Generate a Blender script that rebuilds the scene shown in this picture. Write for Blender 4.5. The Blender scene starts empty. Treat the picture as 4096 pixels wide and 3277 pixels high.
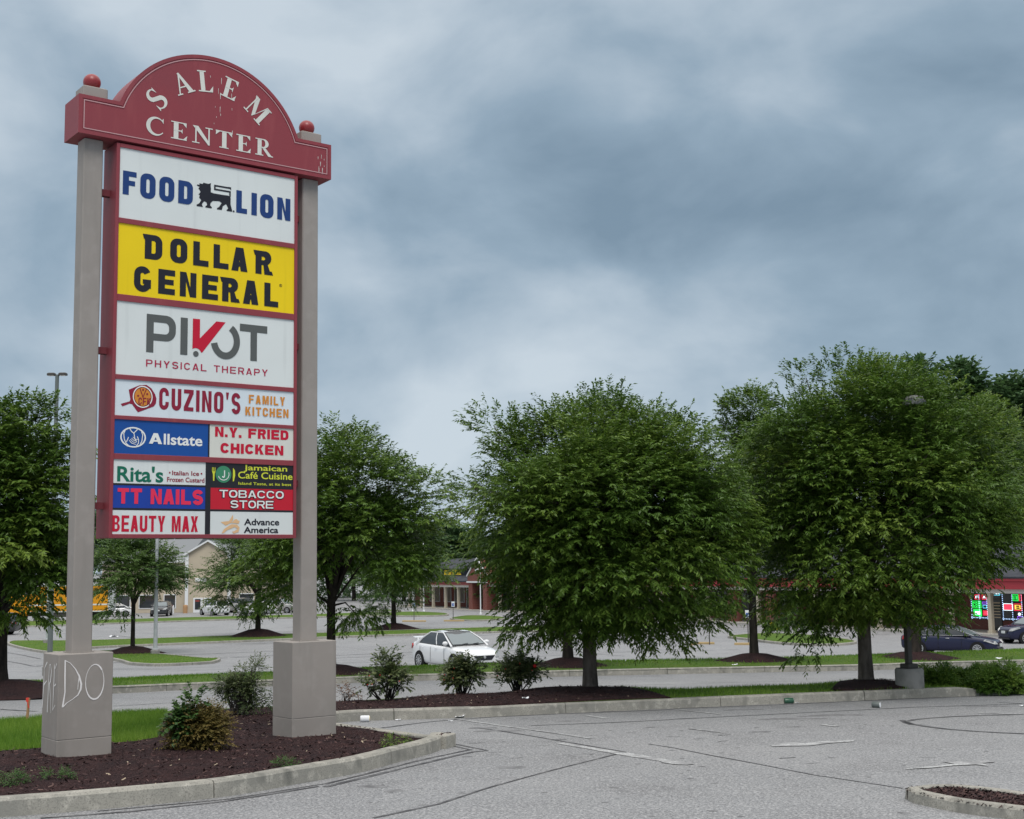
import bpy, math, random
import numpy as np
from mathutils import Vector, Matrix
from mathutils.geometry import tessellate_polygon
R = math.radians
SC = bpy.context.scene
COL = SC.collection
S2 = 4096/2156                      # photo pixels per unit of the reduced photo

# ------------------------------------------------------------------ camera
F, PITCH, ROLL = 5276.5, 0.1178, 0.0146
CAMZ = 2.0
cam = bpy.data.cameras.new("camera"); cam.sensor_width = 36; cam.sensor_fit = 'HORIZONTAL'
cam.lens = F/4096*36; cam.clip_start = .1; cam.clip_end = 3000
camo = bpy.data.objects.new("camera", cam); COL.objects.link(camo)
cp, sp, cr, sr = math.cos(PITCH), math.sin(PITCH), math.cos(ROLL), math.sin(ROLL)
R0, U0, F0 = Vector((1,0,0)), Vector((0,-sp,cp)), Vector((0,cp,sp))
rr, uu = cr*R0-sr*U0, sr*R0+cr*U0
m = Matrix.Identity(4)
for i in range(3):
    m[i][0], m[i][1], m[i][2] = rr[i], uu[i], -F0[i]
m[2][3] = CAMZ
camo.matrix_world = m
SC.camera = camo

# ------------------------------------------------------------------ light
SUN_EL, SUN_AZ = R(56), R(165)      # azimuth clockwise from +Y: behind the viewer, to the right
w = bpy.data.worlds.new("World"); SC.world = w; w.use_nodes = True
NT = w.node_tree; NT.nodes.clear()
def nd(t, **k):
    n = NT.nodes.new(t)
    for a, b in k.items(): setattr(n, a, b)
    return n
L = NT.links.new
out = nd('ShaderNodeOutputWorld'); bg = nd('ShaderNodeBackground'); bg.inputs[1].default_value = 0.1
sky = nd('ShaderNodeTexSky', sky_type='NISHITA', sun_disc=False, sun_elevation=SUN_EL, sun_rotation=SUN_AZ)
tc = nd('ShaderNodeTexCoord'); sep = nd('ShaderNodeSeparateXYZ'); L(tc.outputs['Generated'], sep.inputs[0])
mp = nd('ShaderNodeMapping'); mp.inputs['Scale'].default_value = (1, 1, 1.7); mp.inputs['Location'].default_value = (8.1, 3.3, .2)
mp.inputs['Rotation'].default_value = (0, R(12), 0)
L(tc.outputs['Generated'], mp.inputs[0])
def noise(scale, detail, rough, dist=0.):
    n = nd('ShaderNodeTexNoise'); n.inputs['Scale'].default_value = scale; n.inputs['Detail'].default_value = detail
    n.inputs['Roughness'].default_value = rough; n.inputs['Distortion'].default_value = dist
    L(mp.outputs[0], n.inputs['Vector']); return n.outputs[0]
n1, n2 = noise(6.0, 8, .50, .25), noise(2.6, 3, .5)
def mth(op, a, b, clamp=False):
    n = nd('ShaderNodeMath', operation=op); n.use_clamp = clamp
    for i, x in enumerate((a, b)):
        if isinstance(x, (int, float)): n.inputs[i].default_value = x
        else: L(x, n.inputs[i])
    return n.outputs[0]
mixn = mth('ADD', mth('MULTIPLY', n1, .62), mth('MULTIPLY', n2, .38))
# cloud cover is thinner near the horizon and overhead than in the band between
el = nd('ShaderNodeValToRGB'); L(sep.outputs[2], el.inputs[0]); ee = el.color_ramp.elements
ee[0].position = .0; ee[0].color = (.56,.56,.56,1); ee[1].position = .6; ee[1].color = (.56,.56,.56,1)
for p_, v_ in ((.10,.54),(.18,.52),(.25,.455),(.31,.47),(.38,.53)): k_ = ee.new(p_); k_.color = (v_,v_,v_,1)
mixn = mth('ADD', mixn, mth('MULTIPLY', mth('SUBTRACT', el.outputs[0], .5), .85))
# and toward the left of the view
mixn = mth('ADD', mixn, mth('MULTIPLY', sep.outputs[0], -.13))
ramp = nd('ShaderNodeValToRGB'); L(mixn, ramp.inputs[0])
e = ramp.color_ramp.elements
e[0].position = .32; e[0].color = (1.85, 2.65, 3.45, 1)
e[1].position = .66; e[1].color = (5.3, 6.05, 6.7, 1)
q_ = e.new(.44); q_.color = (2.7, 3.62, 4.5, 1)
q_ = e.new(.55); q_.color = (4.0, 4.85, 5.65, 1)
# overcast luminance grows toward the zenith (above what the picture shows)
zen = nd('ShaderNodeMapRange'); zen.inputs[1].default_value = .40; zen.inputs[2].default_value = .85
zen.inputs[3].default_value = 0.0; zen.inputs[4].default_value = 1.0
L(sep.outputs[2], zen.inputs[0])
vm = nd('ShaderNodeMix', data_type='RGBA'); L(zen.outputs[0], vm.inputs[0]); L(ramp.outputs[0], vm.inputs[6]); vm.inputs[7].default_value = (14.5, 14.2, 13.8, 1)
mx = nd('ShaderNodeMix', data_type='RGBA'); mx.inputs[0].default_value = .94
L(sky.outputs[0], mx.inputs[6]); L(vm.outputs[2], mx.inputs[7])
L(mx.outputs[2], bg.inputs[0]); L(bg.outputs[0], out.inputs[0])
sl = bpy.data.lights.new("sun", 'SUN'); sl.energy = 1.5; sl.angle = R(25); sl.color = (1, .97, .92)
so = bpy.data.objects.new("sun", sl); COL.objects.link(so)
sd = Vector((math.sin(SUN_AZ)*math.cos(SUN_EL), math.cos(SUN_AZ)*math.cos(SUN_EL), math.sin(SUN_EL)))
so.rotation_euler = sd.to_track_quat('Z', 'Y').to_euler()
vs = SC.view_settings; vs.view_transform = 'Standard'; vs.look = 'None'; vs.exposure = 0.15; vs.gamma = 1
SC.cycles.max_bounces = 6; SC.cycles.transparent_max_bounces = 6
SC.cycles.sample_clamp_indirect = 4

# ------------------------------------------------------------------ helpers
KN = [(0,-2.05),(12,-2.1),(15,-2.18),(18.5,-2.27),(25,-2.5),(33,-2.92),(41,-3.26),(52,-3.95),(72,-5.0),(90,-5.1),(200,-5.0),(2500,-5.0)]
KX = np.array([k[0] for k in KN], float); KZ = np.array([k[1] for k in KN], float)
def terr(y): return float(np.interp(y, KX, KZ)) + CAMZ
def ray(u, v):
    x, y = (u-2048)/F, -(v-1638.5)/F
    return rr*x + uu*y + F0
def at(u, v, d):
    r = ray(u, v); t = d/r.y
    return Vector((r.x*t, d, CAMZ+r.z*t))
def on(u, v, dz=0.):
    r = ray(u, v); lo, hi = 3.0, 420.0
    for _ in range(50):
        mid = (lo+hi)/2
        if CAMZ + r.z*mid/r.y > terr(mid)+dz: lo = mid
        else: hi = mid
    return at(u, v, (lo+hi)/2)
def q(x, y, dz=0.): return on(x*S2, y*S2, dz)
def c4(x, y): return (x/1.54, 2500+y/1.54)
def c6(x, y): return (1300+x/1.54, 2400+y/1.54)
def c7(x, y): return (2700+x/1.4656, 2100+y/1.4656)
def c8(x, y): return (3300+x/2.7085, 2700+y/2.7085)
def cd(x, y): return (1300+x/2.695, 2150+y/2.695)
def cl(x, y): return (380+x/2.695, 2150+y/2.695)
def cr_(x, y): return (2650+x/2.695, 2300+y/2.695)
def cs(x, y): return (3550+x/3.135, 2200+y/3.135)
def ca(x, y): return (x/3.45, 2250+y/3.45)

class MB:
    def __init__(s): s.v = []; s.f = []; s.mi = []; s.cur = 0
    def add(s, vs, fs):
        o = len(s.v); s.v += [tuple(p) for p in vs]; s.f += [tuple(i+o for i in f) for f in fs]; s.mi += [s.cur]*len(fs)
    def box(s, a, b):
        x0,y0,z0 = a; x1,y1,z1 = b
        s.add([(x0,y0,z0),(x1,y0,z0),(x1,y1,z0),(x0,y1,z0),(x0,y0,z1),(x1,y0,z1),(x1,y1,z1),(x0,y1,z1)],
              [(3,2,1,0),(4,5,6,7),(0,1,5,4),(1,2,6,5),(2,3,7,6),(3,0,4,7)])
    def bbox(s, a, b, r=.01):          # box with chamfered vertical and top edges
        x0,y0,z0 = a; x1,y1,z1 = b
        def ring(i, z): return [(x0+i+r,y0+i,z),(x1-i-r,y0+i,z),(x1-i,y0+i+r,z),(x1-i,y1-i-r,z),(x1-i-r,y1-i,z),(x0+i+r,y1-i,z),(x0+i,y1-i-r,z),(x0+i,y0+i+r,z)]
        vs = ring(0,z0)+ring(0,z1-r)+ring(r,z1)
        fs = [tuple(range(7,-1,-1)), tuple(range(16,24))]
        for k in (0,8):
            for i in range(8): fs.append((k+i, k+(i+1)%8, k+8+(i+1)%8, k+8+i))
        s.add(vs, fs)
    def tube(s, pts, rad, n=8, cap=True):
        pts = [Vector(p) for p in pts]
        if isinstance(rad, (int, float)): rad = [rad]*len(pts)
        vs = []; fs = []
        ref = None
        for i, p in enumerate(pts):
            t = (pts[min(i+1,len(pts)-1)]-pts[max(i-1,0)]).normalized()
            if ref is None: ref = t.orthogonal().normalized()
            a = (ref - t*ref.dot(t)).normalized(); b = t.cross(a); ref = a
            for k in range(n):
                th = 2*math.pi*k/n; vs.append(p+(a*math.cos(th)+b*math.sin(th))*rad[i])
        for i in range(len(pts)-1):
            for k in range(n): fs.append((i*n+k, i*n+(k+1)%n, (i+1)*n+(k+1)%n, (i+1)*n+k))
        if cap: fs.append(tuple(range(n-1,-1,-1))); fs.append(tuple((len(pts)-1)*n+k for k in range(n)))
        s.add(vs, fs)
    def lathe(s, c, prof, n=16, axis='z'):
        c = Vector(c); vs = []; fs = []
        for r_, z in prof:
            for k in range(n):
                th = 2*math.pi*k/n; a, b = r_*math.cos(th), r_*math.sin(th)
                vs.append(c+Vector({'z':(a,b,z),'y':(a,z,b),'x':(z,a,b)}[axis]))
        for i in range(len(prof)-1):
            for k in range(n): fs.append((i*n+k, i*n+(k+1)%n, (i+1)*n+(k+1)%n, (i+1)*n+k))
        fs.append(tuple(range(n-1,-1,-1))); fs.append(tuple((len(prof)-1)*n+k for k in range(n)))
        s.add(vs, fs)
    def ball(s, c, r, n=16, sz=1.):
        pr = [(max(1e-4, r*math.sin(math.pi*i/n)), -r*sz*math.cos(math.pi*i/n)) for i in range(n+1)]
        s.lathe(c, pr, n*2)
    def poly(s, loops, fn):            # flat polygon with holes; fn maps (a,b) to 3D
        L3 = [[Vector((p[0], p[1], 0)) for p in l] for l in loops]
        tri = tessellate_polygon(L3); flat = [p for l in loops for p in l]
        s.add([fn(*p) for p in flat], tri)
    def prism(s, loop, fn0, fn1):
        n = len(loop)
        tri = tessellate_polygon([[Vector((p[0],p[1],0)) for p in loop]])
        vs = [fn0(*p) for p in loop]+[fn1(*p) for p in loop]
        fs = [tuple(t) for t in tri]+[tuple(n+i for i in reversed(t)) for t in tri]
        fs += [(i,(i+1)%n,n+(i+1)%n,n+i) for i in range(n)]
        s.add(vs, fs)
    def build(s, name, mat, parent=None, smooth=False, fixn=True):
        me = bpy.data.meshes.new(name); me.from_pydata(s.v, [], s.f); me.update()
        for k in (mat if isinstance(mat, (list,tuple)) else [mat]): me.materials.append(k)
        if isinstance(mat, (list,tuple)): me.polygons.foreach_set('material_index', s.mi)
        if fixn:
            import bmesh
            b = bmesh.new(); b.from_mesh(me); bmesh.ops.recalc_face_normals(b, faces=b.faces); b.to_mesh(me); b.free()
        if smooth:
            me.polygons.foreach_set('use_smooth', [True]*len(me.polygons))
            try: me.set_sharp_from_angle(angle=R(38))
            except Exception: pass
        o = bpy.data.objects.new(name, me); COL.objects.link(o)
        if parent: o.parent = parent
        return o
def tag(o, label=None, cat=None, group=None, kind=None):
    for k, v in (('label',label),('category',cat),('group',group),('kind',kind)):
        if v: o[k] = v
    return o
def thing(name, loc, label, cat, group=None, rz=0.):
    o = bpy.data.objects.new(name, None); COL.objects.link(o); o.location = loc; o.rotation_euler = (0,0,rz); o.empty_display_size = .2
    return tag(o, label, cat, group)
def struct(o): o['kind'] = 'structure'; return o
def np_mesh(name, V, Fq, mat, parent=None, tint=None):
    me = bpy.data.meshes.new(name); nf, k = Fq.shape
    me.vertices.add(len(V)); me.vertices.foreach_set('co', V.astype(np.float32).ravel())
    me.loops.add(nf*k); me.loops.foreach_set('vertex_index', Fq.astype(np.int32).ravel())
    me.polygons.add(nf); me.polygons.foreach_set('loop_start', np.arange(nf, dtype=np.int32)*k)
    me.update(calc_edges=True); me.validate()
    if tint is not None:
        a = me.attributes.new('tint', 'FLOAT', 'POINT'); a.data.foreach_set('value', tint.astype(np.float32))
    me.materials.append(mat)
    o = bpy.data.objects.new(name, me); COL.objects.link(o)
    if parent: o.parent = parent
    return o

# ------------------------------------------------------------------ materials
def mat(name, col, rough=.6, spec=.4, metal=0., noise=None, bump=None, emit=None, coat=0., obj=True):
    """noise: list of (scale, detail, colour, low, high); bump: (scale, strength, dist)"""
    M = bpy.data.materials.new(name); M.use_nodes = True; nt = M.node_tree; b = nt.nodes['Principled BSDF']
    b.inputs['Base Color'].default_value = (*col, 1); b.inputs['Roughness'].default_value = rough
    b.inputs['Specular IOR Level'].default_value = spec; b.inputs['Metallic'].default_value = metal
    b.inputs['Coat Weight'].default_value = coat
    if emit: b.inputs['Emission Color'].default_value = (*emit[0],1); b.inputs['Emission Strength'].default_value = emit[1]
    tcn = nt.nodes.new('ShaderNodeTexCoord')
    prev = None
    for spec_ in (noise or []):
        sc, de, c2, lo, hi = spec_[:5]; stretch = spec_[5] if len(spec_) > 5 else None
        n = nt.nodes.new('ShaderNodeTexNoise'); n.inputs['Scale'].default_value = sc; n.inputs['Detail'].default_value = de
        if stretch:
            mpn = nt.nodes.new('ShaderNodeMapping'); mpn.inputs['Scale'].default_value = stretch
            nt.links.new(tcn.outputs['Object'], mpn.inputs[0]); nt.links.new(mpn.outputs[0], n.inputs['Vector'])
        else: nt.links.new(tcn.outputs['Object'], n.inputs['Vector'])
        mr = nt.nodes.new('ShaderNodeMapRange'); mr.inputs[1].default_value = lo; mr.inputs[2].default_value = hi
        nt.links.new(n.outputs[0], mr.inputs[0])
        x = nt.nodes.new('ShaderNodeMix'); x.data_type = 'RGBA'; nt.links.new(mr.outputs[0], x.inputs[0])
        if prev: nt.links.new(prev, x.inputs[6])
        else: x.inputs[6].default_value = (*col,1)
        x.inputs[7].default_value = (*c2,1); prev = x.outputs[2]
    if prev: nt.links.new(prev, b.inputs['Base Color'])
    if bump:
        n = nt.nodes.new('ShaderNodeTexNoise'); n.inputs['Scale'].default_value = bump[0]; n.inputs['Detail'].default_value = 4
        nt.links.new(tcn.outputs['Object'], n.inputs['Vector'])
        bu = nt.nodes.new('ShaderNodeBump'); bu.inputs['Strength'].default_value = bump[1]; bu.inputs['Distance'].default_value = bump[2]
        nt.links.new(n.outputs[0], bu.inputs['Height']); nt.links.new(bu.outputs[0], b.inputs['Normal'])
    return M
def leafmat(name, c0, c1, c2, rough=.42, trans=.32):
    M = bpy.data.materials.new(name); M.use_nodes = True; nt = M.node_tree; b = nt.nodes['Principled BSDF']
    a = nt.nodes.new('ShaderNodeAttribute'); a.attribute_name = 'tint'
    r = nt.nodes.new('ShaderNodeValToRGB'); el = r.color_ramp.elements
    el[0].color = (*c0,1); el[1].color = (*c2,1); k = el.new(.5); k.color = (*c1,1)
    nt.links.new(a.outputs['Fac'], r.inputs[0]); nt.links.new(r.outputs[0], b.inputs['Base Color'])
    b.inputs['Roughness'].default_value = rough; b.inputs['Specular IOR Level'].default_value = .35
    t = nt.nodes.new('ShaderNodeBsdfTranslucent'); nt.links.new(r.outputs[0], t.inputs[0])
    x = nt.nodes.new('ShaderNodeMixShader'); x.inputs[0].default_value = trans
    nt.links.new(b.outputs[0], x.inputs[1]); nt.links.new(t.outputs[0], x.inputs[2])
    nt.links.new(x.outputs[0], nt.nodes['Material Output'].inputs[0])
    return M
M = {}
M['asphalt'] = mat('asphalt', (.18,.183,.190), .70, .35, noise=[(.07,4,(.235,.238,.246),.35,.65),(.9,5,(.15,.15,.155),.48,.75),(.35,4,(.25,.25,.255),.5,.7),(38,3,(.37,.37,.375),.48,.64),(52,3,(.075,.075,.08),.53,.68),(110,2,(.42,.42,.42),.58,.72)], bump=(40,.5,.01))
M['lawn'] = mat('lawn', (.085,.155,.025), .9, .1, noise=[(1.2,4,(.13,.17,.04),.4,.7),(30,3,(.055,.115,.016),.45,.65)], bump=(60,.8,.03))
M['mulch'] = mat('mulch', (.055,.028,.027), .95, .1, noise=[(3,4,(.03,.02,.022),.4,.7),(45,4,(.085,.05,.05),.5,.68),(80,2,(.012,.008,.009),.5,.6)], bump=(50,1,.04))
M['kerb'] = mat('kerb', (.34,.325,.285), .9, .2, noise=[(1.5,5,(.25,.245,.22),.4,.65),(9,4,(.44,.42,.37),.52,.7),(5,5,(.14,.14,.125),.55,.78,(1,1,.6)),(70,2,(.22,.21,.19),.5,.7)], bump=(60,.3,.01))
M['walk'] = mat('walk', (.42,.40,.36), .9, .2, noise=[(.6,4,(.35,.335,.3),.4,.65)])
M['tar'] = mat('tar', (.05,.05,.055), .7, .3, noise=[(5,4,(.14,.14,.145),.42,.65)])
M['stain'] = mat('stain', (.12,.12,.125), .8, .3, noise=[(8,3,(.21,.21,.215),.35,.6)])
M['paint'] = mat('paint', (.50,.51,.51), .85, .2, noise=[(5,5,(.24,.24,.245),.42,.60),(50,3,(.25,.25,.255),.46,.60)])
M['stucco'] = mat('stucco', (.315,.285,.262), .85, .25, noise=[(1.2,4,(.285,.26,.24),.4,.7),(6,4,(.33,.3,.278),.5,.7),(5,4,(.255,.235,.215),.55,.8,(1,1,.12)),(.7,3,(.27,.255,.235),.55,.75)], bump=(160,.25,.004))
M['maroon'] = mat('maroon', (.255,.042,.055), .55, .35, noise=[(.9,4,(.23,.045,.058),.4,.7),(2.2,5,(.29,.06,.07),.55,.8,(3,3,.5))])
M['maroon_dark'] = mat('maroon_dark', (.17,.035,.045), .6, .3)
M['ballred'] = mat('ballred', (.26,.025,.03), .35, .5)
M['cream'] = mat('cream', (.66,.66,.61), .6, .3, noise=[(4,4,(.58,.58,.54),.5,.7)])
def pnl(n, c, r=.35): M[n] = mat(n, c, r, .4, noise=[(.8,3,tuple(x*.93 for x in c),.4,.7),(9,3,tuple(x*.88 for x in c),.58,.78,(1,1,.06))])
pnl('p_white', (.70,.735,.725)); pnl('p_yellow', (.86,.62,.004)); pnl('p_blue', (.008,.075,.32)); pnl('p_blue2', (.012,.05,.34))
pnl('p_black', (.018,.018,.022)); pnl('p_red', (.55,.012,.03)); pnl('p_cream', (.68,.68,.62)); pnl('p_pale', (.68,.75,.80))
for n, c in {'i_navy':(.012,.045,.175),'i_black':(.014,.015,.024),'i_grey':(.10,.108,.105),'i_red':(.52,.008,.035),'i_wine':(.25,.014,.04),'i_orange':(.62,.24,.035),
  'i_white':(.78,.79,.77),'i_green':(.006,.14,.085),'i_pink':(.75,.03,.09),'i_lime':(.62,.66,.05),'i_tan':(.72,.46,.25),'i_teal':(.05,.24,.13),'i_maroon':(.28,.03,.05),'i_graf':(.80,.77,.76),'i_crim':(.40,.015,.06),'i_pin':(.50,.30,.31),'i_brick':(.33,.06,.05)}.items():
    M[n] = mat(n, c, .5, .3)
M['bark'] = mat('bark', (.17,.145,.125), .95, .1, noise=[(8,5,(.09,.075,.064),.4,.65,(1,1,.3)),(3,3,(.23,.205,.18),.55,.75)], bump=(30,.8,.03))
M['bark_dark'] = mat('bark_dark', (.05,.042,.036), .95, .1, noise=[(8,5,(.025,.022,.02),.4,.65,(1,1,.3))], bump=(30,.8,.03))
M['leaf'] = leafmat('leaf', (.036,.082,.011), (.092,.170,.025), (.21,.29,.048))
M['leaf_far'] = leafmat('leaf_far', (.042,.092,.024), (.080,.145,.032), (.125,.185,.042), .6)
M['leaf_wood'] = leafmat('leaf_wood', (.036,.085,.034), (.064,.13,.046), (.105,.17,.054), .6)
M['leaf_rose'] = leafmat('leaf_rose', (.07,.105,.045), (.13,.175,.07), (.22,.24,.10), .5)
M['leaf_brown'] = leafmat('leaf_brown', (.07,.075,.02), (.145,.115,.03), (.23,.16,.045), .6)
M['leaf_ivy'] = leafmat('leaf_ivy', (.03,.075,.02), (.06,.13,.03), (.10,.18,.045), .5)
M['leaf_con'] = leafmat('leaf_con', (.05,.13,.02), (.12,.23,.034), (.27,.36,.065), .6, .3)
M['leaf_dead'] = leafmat('leaf_dead', (.10,.05,.03), (.17,.10,.06), (.25,.16,.10), .7, .1)
M['grass'] = leafmat('grass', (.085,.185,.018), (.155,.285,.032), (.26,.38,.06), .6, .35)
M['chip'] = leafmat('chip', (.018,.010,.010), (.062,.030,.029), (.125,.075,.065), .9, 0.)
M['chip_pale'] = mat('chip_pale', (.42,.34,.25), .9, .1)
M['metal_dark'] = mat('metal_dark', (.055,.05,.045), .5, .4)
M['metal_grey'] = mat('metal_grey', (.42,.44,.45), .45, .5, noise=[(3,3,(.33,.35,.36),.45,.7)])
M['metal_green'] = mat('metal_green', (.13,.15,.145), .5, .4)
M['lamp_shell'] = mat('lamp_shell', (.22,.215,.21), .5, .4)
M['lens'] = mat('lens', (.55,.56,.55), .2, .5)
M['concrete'] = mat('concrete', (.29,.28,.265), .9, .2, noise=[(4,5,(.2,.195,.185),.45,.7)], bump=(50,.4,.01))
M['brick'] = None
M['roof'] = mat('roof', (.045,.048,.058), .9, .2, noise=[(2,4,(.065,.068,.08),.4,.7)])
M['navy'] = mat('navy', (.022,.026,.04), .6, .3)
M['fascia'] = mat('fascia', (.30,.075,.075), .6, .3)
M['fascia_red'] = mat('fascia_red', (.42,.05,.065), .6, .3)
M['trim'] = mat('trim', (.66,.63,.58), .7, .3)
M['column'] = mat('column', (.52,.46,.36), .8, .3, noise=[(2,3,(.46,.41,.32),.4,.7)])
M['glass'] = mat('glass', (.035,.04,.045), .06, .6)
M['glass_pale'] = mat('glass_pale', (.16,.19,.20), .1, .6)
M['beige'] = mat('beige', (.50,.43,.33), .85, .2, noise=[(.6,3,(.45,.385,.3),.4,.7)])
M['roof_grey'] = mat('roof_grey', (.20,.21,.22), .8, .3)
M['white_trim'] = mat('white_trim', (.72,.73,.74), .6, .3)
M['car_white'] = mat('car_white', (.76,.77,.78), .25, .5, coat=.6)
M['car_black'] = mat('car_black', (.011,.014,.045), .22, .4, coat=.25)
M['car_silver'] = mat('car_silver', (.36,.35,.33), .25, .5, metal=.4, coat=.6)
M['car_grey'] = mat('car_grey', (.035,.037,.04), .25, .5, coat=.3)
M['tyre'] = mat('tyre', (.016,.016,.017), .85, .2)
M['rim'] = mat('rim', (.50,.51,.52), .3, .5, metal=.6)
M['lamp_glass'] = mat('lamp_glass', (.33,.34,.34), .15, .6)
M['tail'] = mat('tail', (.35,.01,.012), .25, .5)
M['truck'] = mat('truck', (.72,.30,.005), .5, .4)
M['wood'] = mat('wood', (.42,.25,.13), .85, .2)
M['red_tip'] = mat('red_tip', (.75,.08,.06), .7, .2)
M['petal'] = mat('petal', (.55,.02,.02), .6, .2)
M['blue_sign'] = mat('blue_sign', (.02,.09,.38), .5, .3)
M['can_green'] = mat('can_green', (.03,.10,.06), .35, .5)
M['paper'] = mat('paper', (.75,.76,.78), .8, .2)
M['stop'] = mat('stop', (.42,.31,.16), .9, .2)
for n, c, s_ in (('glow_green',(.03,1,.12),1.6),('glow_white',(.8,.95,1),2.2),('glow_blue',(.45,.65,1),2.0),('glow_red',(1,.04,.08),1.6),('glow_purple',(.35,.12,1),1.4),('glow_amber',(1,.6,.08),1.5),('glow_cyan',(.15,.8,1),1.4),('glow_dim',(1,.8,.55),.06)):
    M[n] = mat(n, tuple(x*.3 for x in c), .5, .3, emit=(c, s_))
def brickmat():
    Mb = mat('brick', (.25,.06,.045), .9, .2); nt = Mb.node_tree; b = nt.nodes['Principled BSDF']
    t = nt.nodes.new('ShaderNodeTexCoord'); bt = nt.nodes.new('ShaderNodeTexBrick')
    mpn = nt.nodes.new('ShaderNodeMapping'); mpn.inputs['Rotation'].default_value = (R(90),0,0)
    nt.links.new(t.outputs['Object'], mpn.inputs[0]); nt.links.new(mpn.outputs[0], bt.inputs[0])
    bt.inputs['Color1'].default_value = (.215,.068,.052,1); bt.inputs['Color2'].default_value = (.165,.05,.042,1); bt.inputs['Mortar'].default_value = (.30,.24,.2,1)
    bt.inputs['Scale'].default_value = 4.5; bt.inputs['Mortar Size'].default_value = .012
    nt.links.new(bt.outputs[0], b.inputs['Base Color']); return Mb
M['brick'] = brickmat()
# ------------------------------------------------------------------ ground
rng = np.random.default_rng(7)
ys = list(np.arange(2, 20, 1.)) + list(np.arange(20, 100, 2.)) + [110,130,160,200,300,500,1000,2400]
g = MB(); xs = [-2400,-600,-150,-60,-20,0,20,60,150,600,2400]
g.add([(x,y,terr(y)) for y in ys for x in xs], [(j*len(xs)+i,j*len(xs)+i+1,(j+1)*len(xs)+i+1,(j+1)*len(xs)+i) for j in range(len(ys)-1) for i in range(len(xs)-1)])
struct(g.build('ground', M['asphalt']))

def catmull(P, n=6, closed=False):
    P = [Vector(p) for p in P]; o = []; N = len(P)
    for i in range(N if closed else N-1):
        gp = (lambda k: P[k % N]) if closed else (lambda k: P[max(0,min(N-1,k))])
        a, b, c, d = gp(i-1), gp(i), gp(i+1), gp(i+2)
        for k in range(n):
            t = k/n; o.append(.5*((2*b)+(c-a)*t+(2*a-5*b+4*c-d)*t*t+(3*b-a-3*c+d)*t**3))
    if not closed: o.append(P[-1])
    return o
def resamp(P, step, closed=False):
    P = list(P)+([P[0]] if closed else []); o = [P[0]]; acc = 0
    for a, b in zip(P, P[1:]):
        l = (b-a).length; 
        if l < 1e-6: continue
        s_ = step-acc
        while s_ < l: o.append(a+(b-a)*(s_/l)); s_ += step
        acc = l-(s_-step)
    if not closed and (o[-1]-P[-1]).length > step*.3: o.append(P[-1])
    return o
def normals2(P, closed=False):
    N = len(P); o = []
    for i in range(N):
        a = P[(i-1)%N if closed else max(0,i-1)]; b = P[(i+1)%N if closed else min(N-1,i+1)]
        t = (b-a); t = Vector((t.x,t.y,0)).normalized(); o.append(Vector((-t.y,t.x,0)))   # left of travel
    return o
KERBS = []
def kerb(P, closed=False, h=.16, wd=.17, inner=1, joint=2.9, taper_end=0, name='kerb'):
    """concrete kerb along ground points P; inner=+1: its body lies left of the travel direction"""
    P = resamp(P, .22, closed); Nn = normals2(P, closed); b = MB(); n = len(P); seg = int(joint/.22)
    idx = list(range(n))+([0] if closed else [])
    i = 0
    while i < len(idx)-1:
        j = min(i+seg, len(idx)-1); vs = []; ks = idx[i:j+1]
        for c, k in enumerate(ks):
            p = P[k].copy(); nn = Nn[k]*inner
            if c == 0 and i > 0: p += (P[ks[1]]-p).normalized()*.012
            hh = h
            if taper_end and n-k < taper_end/.22: hh = h*max(.06,(n-k)*.22/taper_end)
            z = terr(p.y); jit = random.uniform(-.006,.006)
            for off, zz in ((0,-.05),(.012,hh-.025),(.035,hh),(wd-.01,hh),(wd,hh-.01),(wd,-.05)):
                pp = p+nn*(off+jit); vs.append((pp.x,pp.y,z+zz))
        fs = [(c*6+a, c*6+a+1, c*6+7+a, c*6+6+a) for c in range(len(ks)-1) for a in range(5)]
        fs += [tuple(range(6)), tuple((len(ks)-1)*6+a for a in range(5,-1,-1))]
        b.add(vs, fs); i = j
    return struct(b.build(name, M['kerb']))
def mounds_z(x, y, ms): return sum(h*math.exp(-((x-cx)**2+(y-cy)**2)/(r*r)) for cx,cy,r,h in ms)
def fill(name, poly, zf, mt, maxlen=.8, skirt=.25, kind='structure', it=6):
    import bmesh
    bm = bmesh.new(); vs = [bm.verts.new((p.x,p.y,0)) for p in poly]
    for t in tessellate_polygon([[Vector((p.x,p.y,0)) for p in poly]]):
        try: bm.faces.new([vs[i] for i in t])
        except ValueError: pass
    for _ in range(it):
        es = [e_ for e_ in bm.edges if e_.calc_length() > maxlen]
        if not es: break
        bmesh.ops.subdivide_edges(bm, edges=es, cuts=1); bmesh.ops.triangulate(bm, faces=bm.faces)
    for v in bm.verts: v.co.z = zf(v.co.x, v.co.y)
    if skirt:
        be = [e_ for e_ in bm.edges if e_.is_boundary]
        r = bmesh.ops.extrude_edge_only(bm, edges=be)
        for v in r['geom']:
            if isinstance(v, bmesh.types.BMVert): v.co.z -= skirt
    bmesh.ops.recalc_face_normals(bm, faces=bm.faces)
    me = bpy.data.meshes.new(name); bm.to_mesh(me); bm.free(); me.materials.append(mt)
    me.polygons.foreach_set('use_smooth', [True]*len(me.polygons))
    o = bpy.data.objects.new(name, me); COL.objects.link(o); o['kind'] = kind
    return o
def pip(x, y, poly):
    c = False; n = len(poly); j = n-1
    for i in range(n):
        a, b = poly[i], poly[j]
        if (a[1] > y) != (b[1] > y) and x < (b[0]-a[0])*(y-a[1])/(b[1]-a[1])+a[0]: c = not c
        j = i
    return c
BL = [[], [], []]
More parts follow.
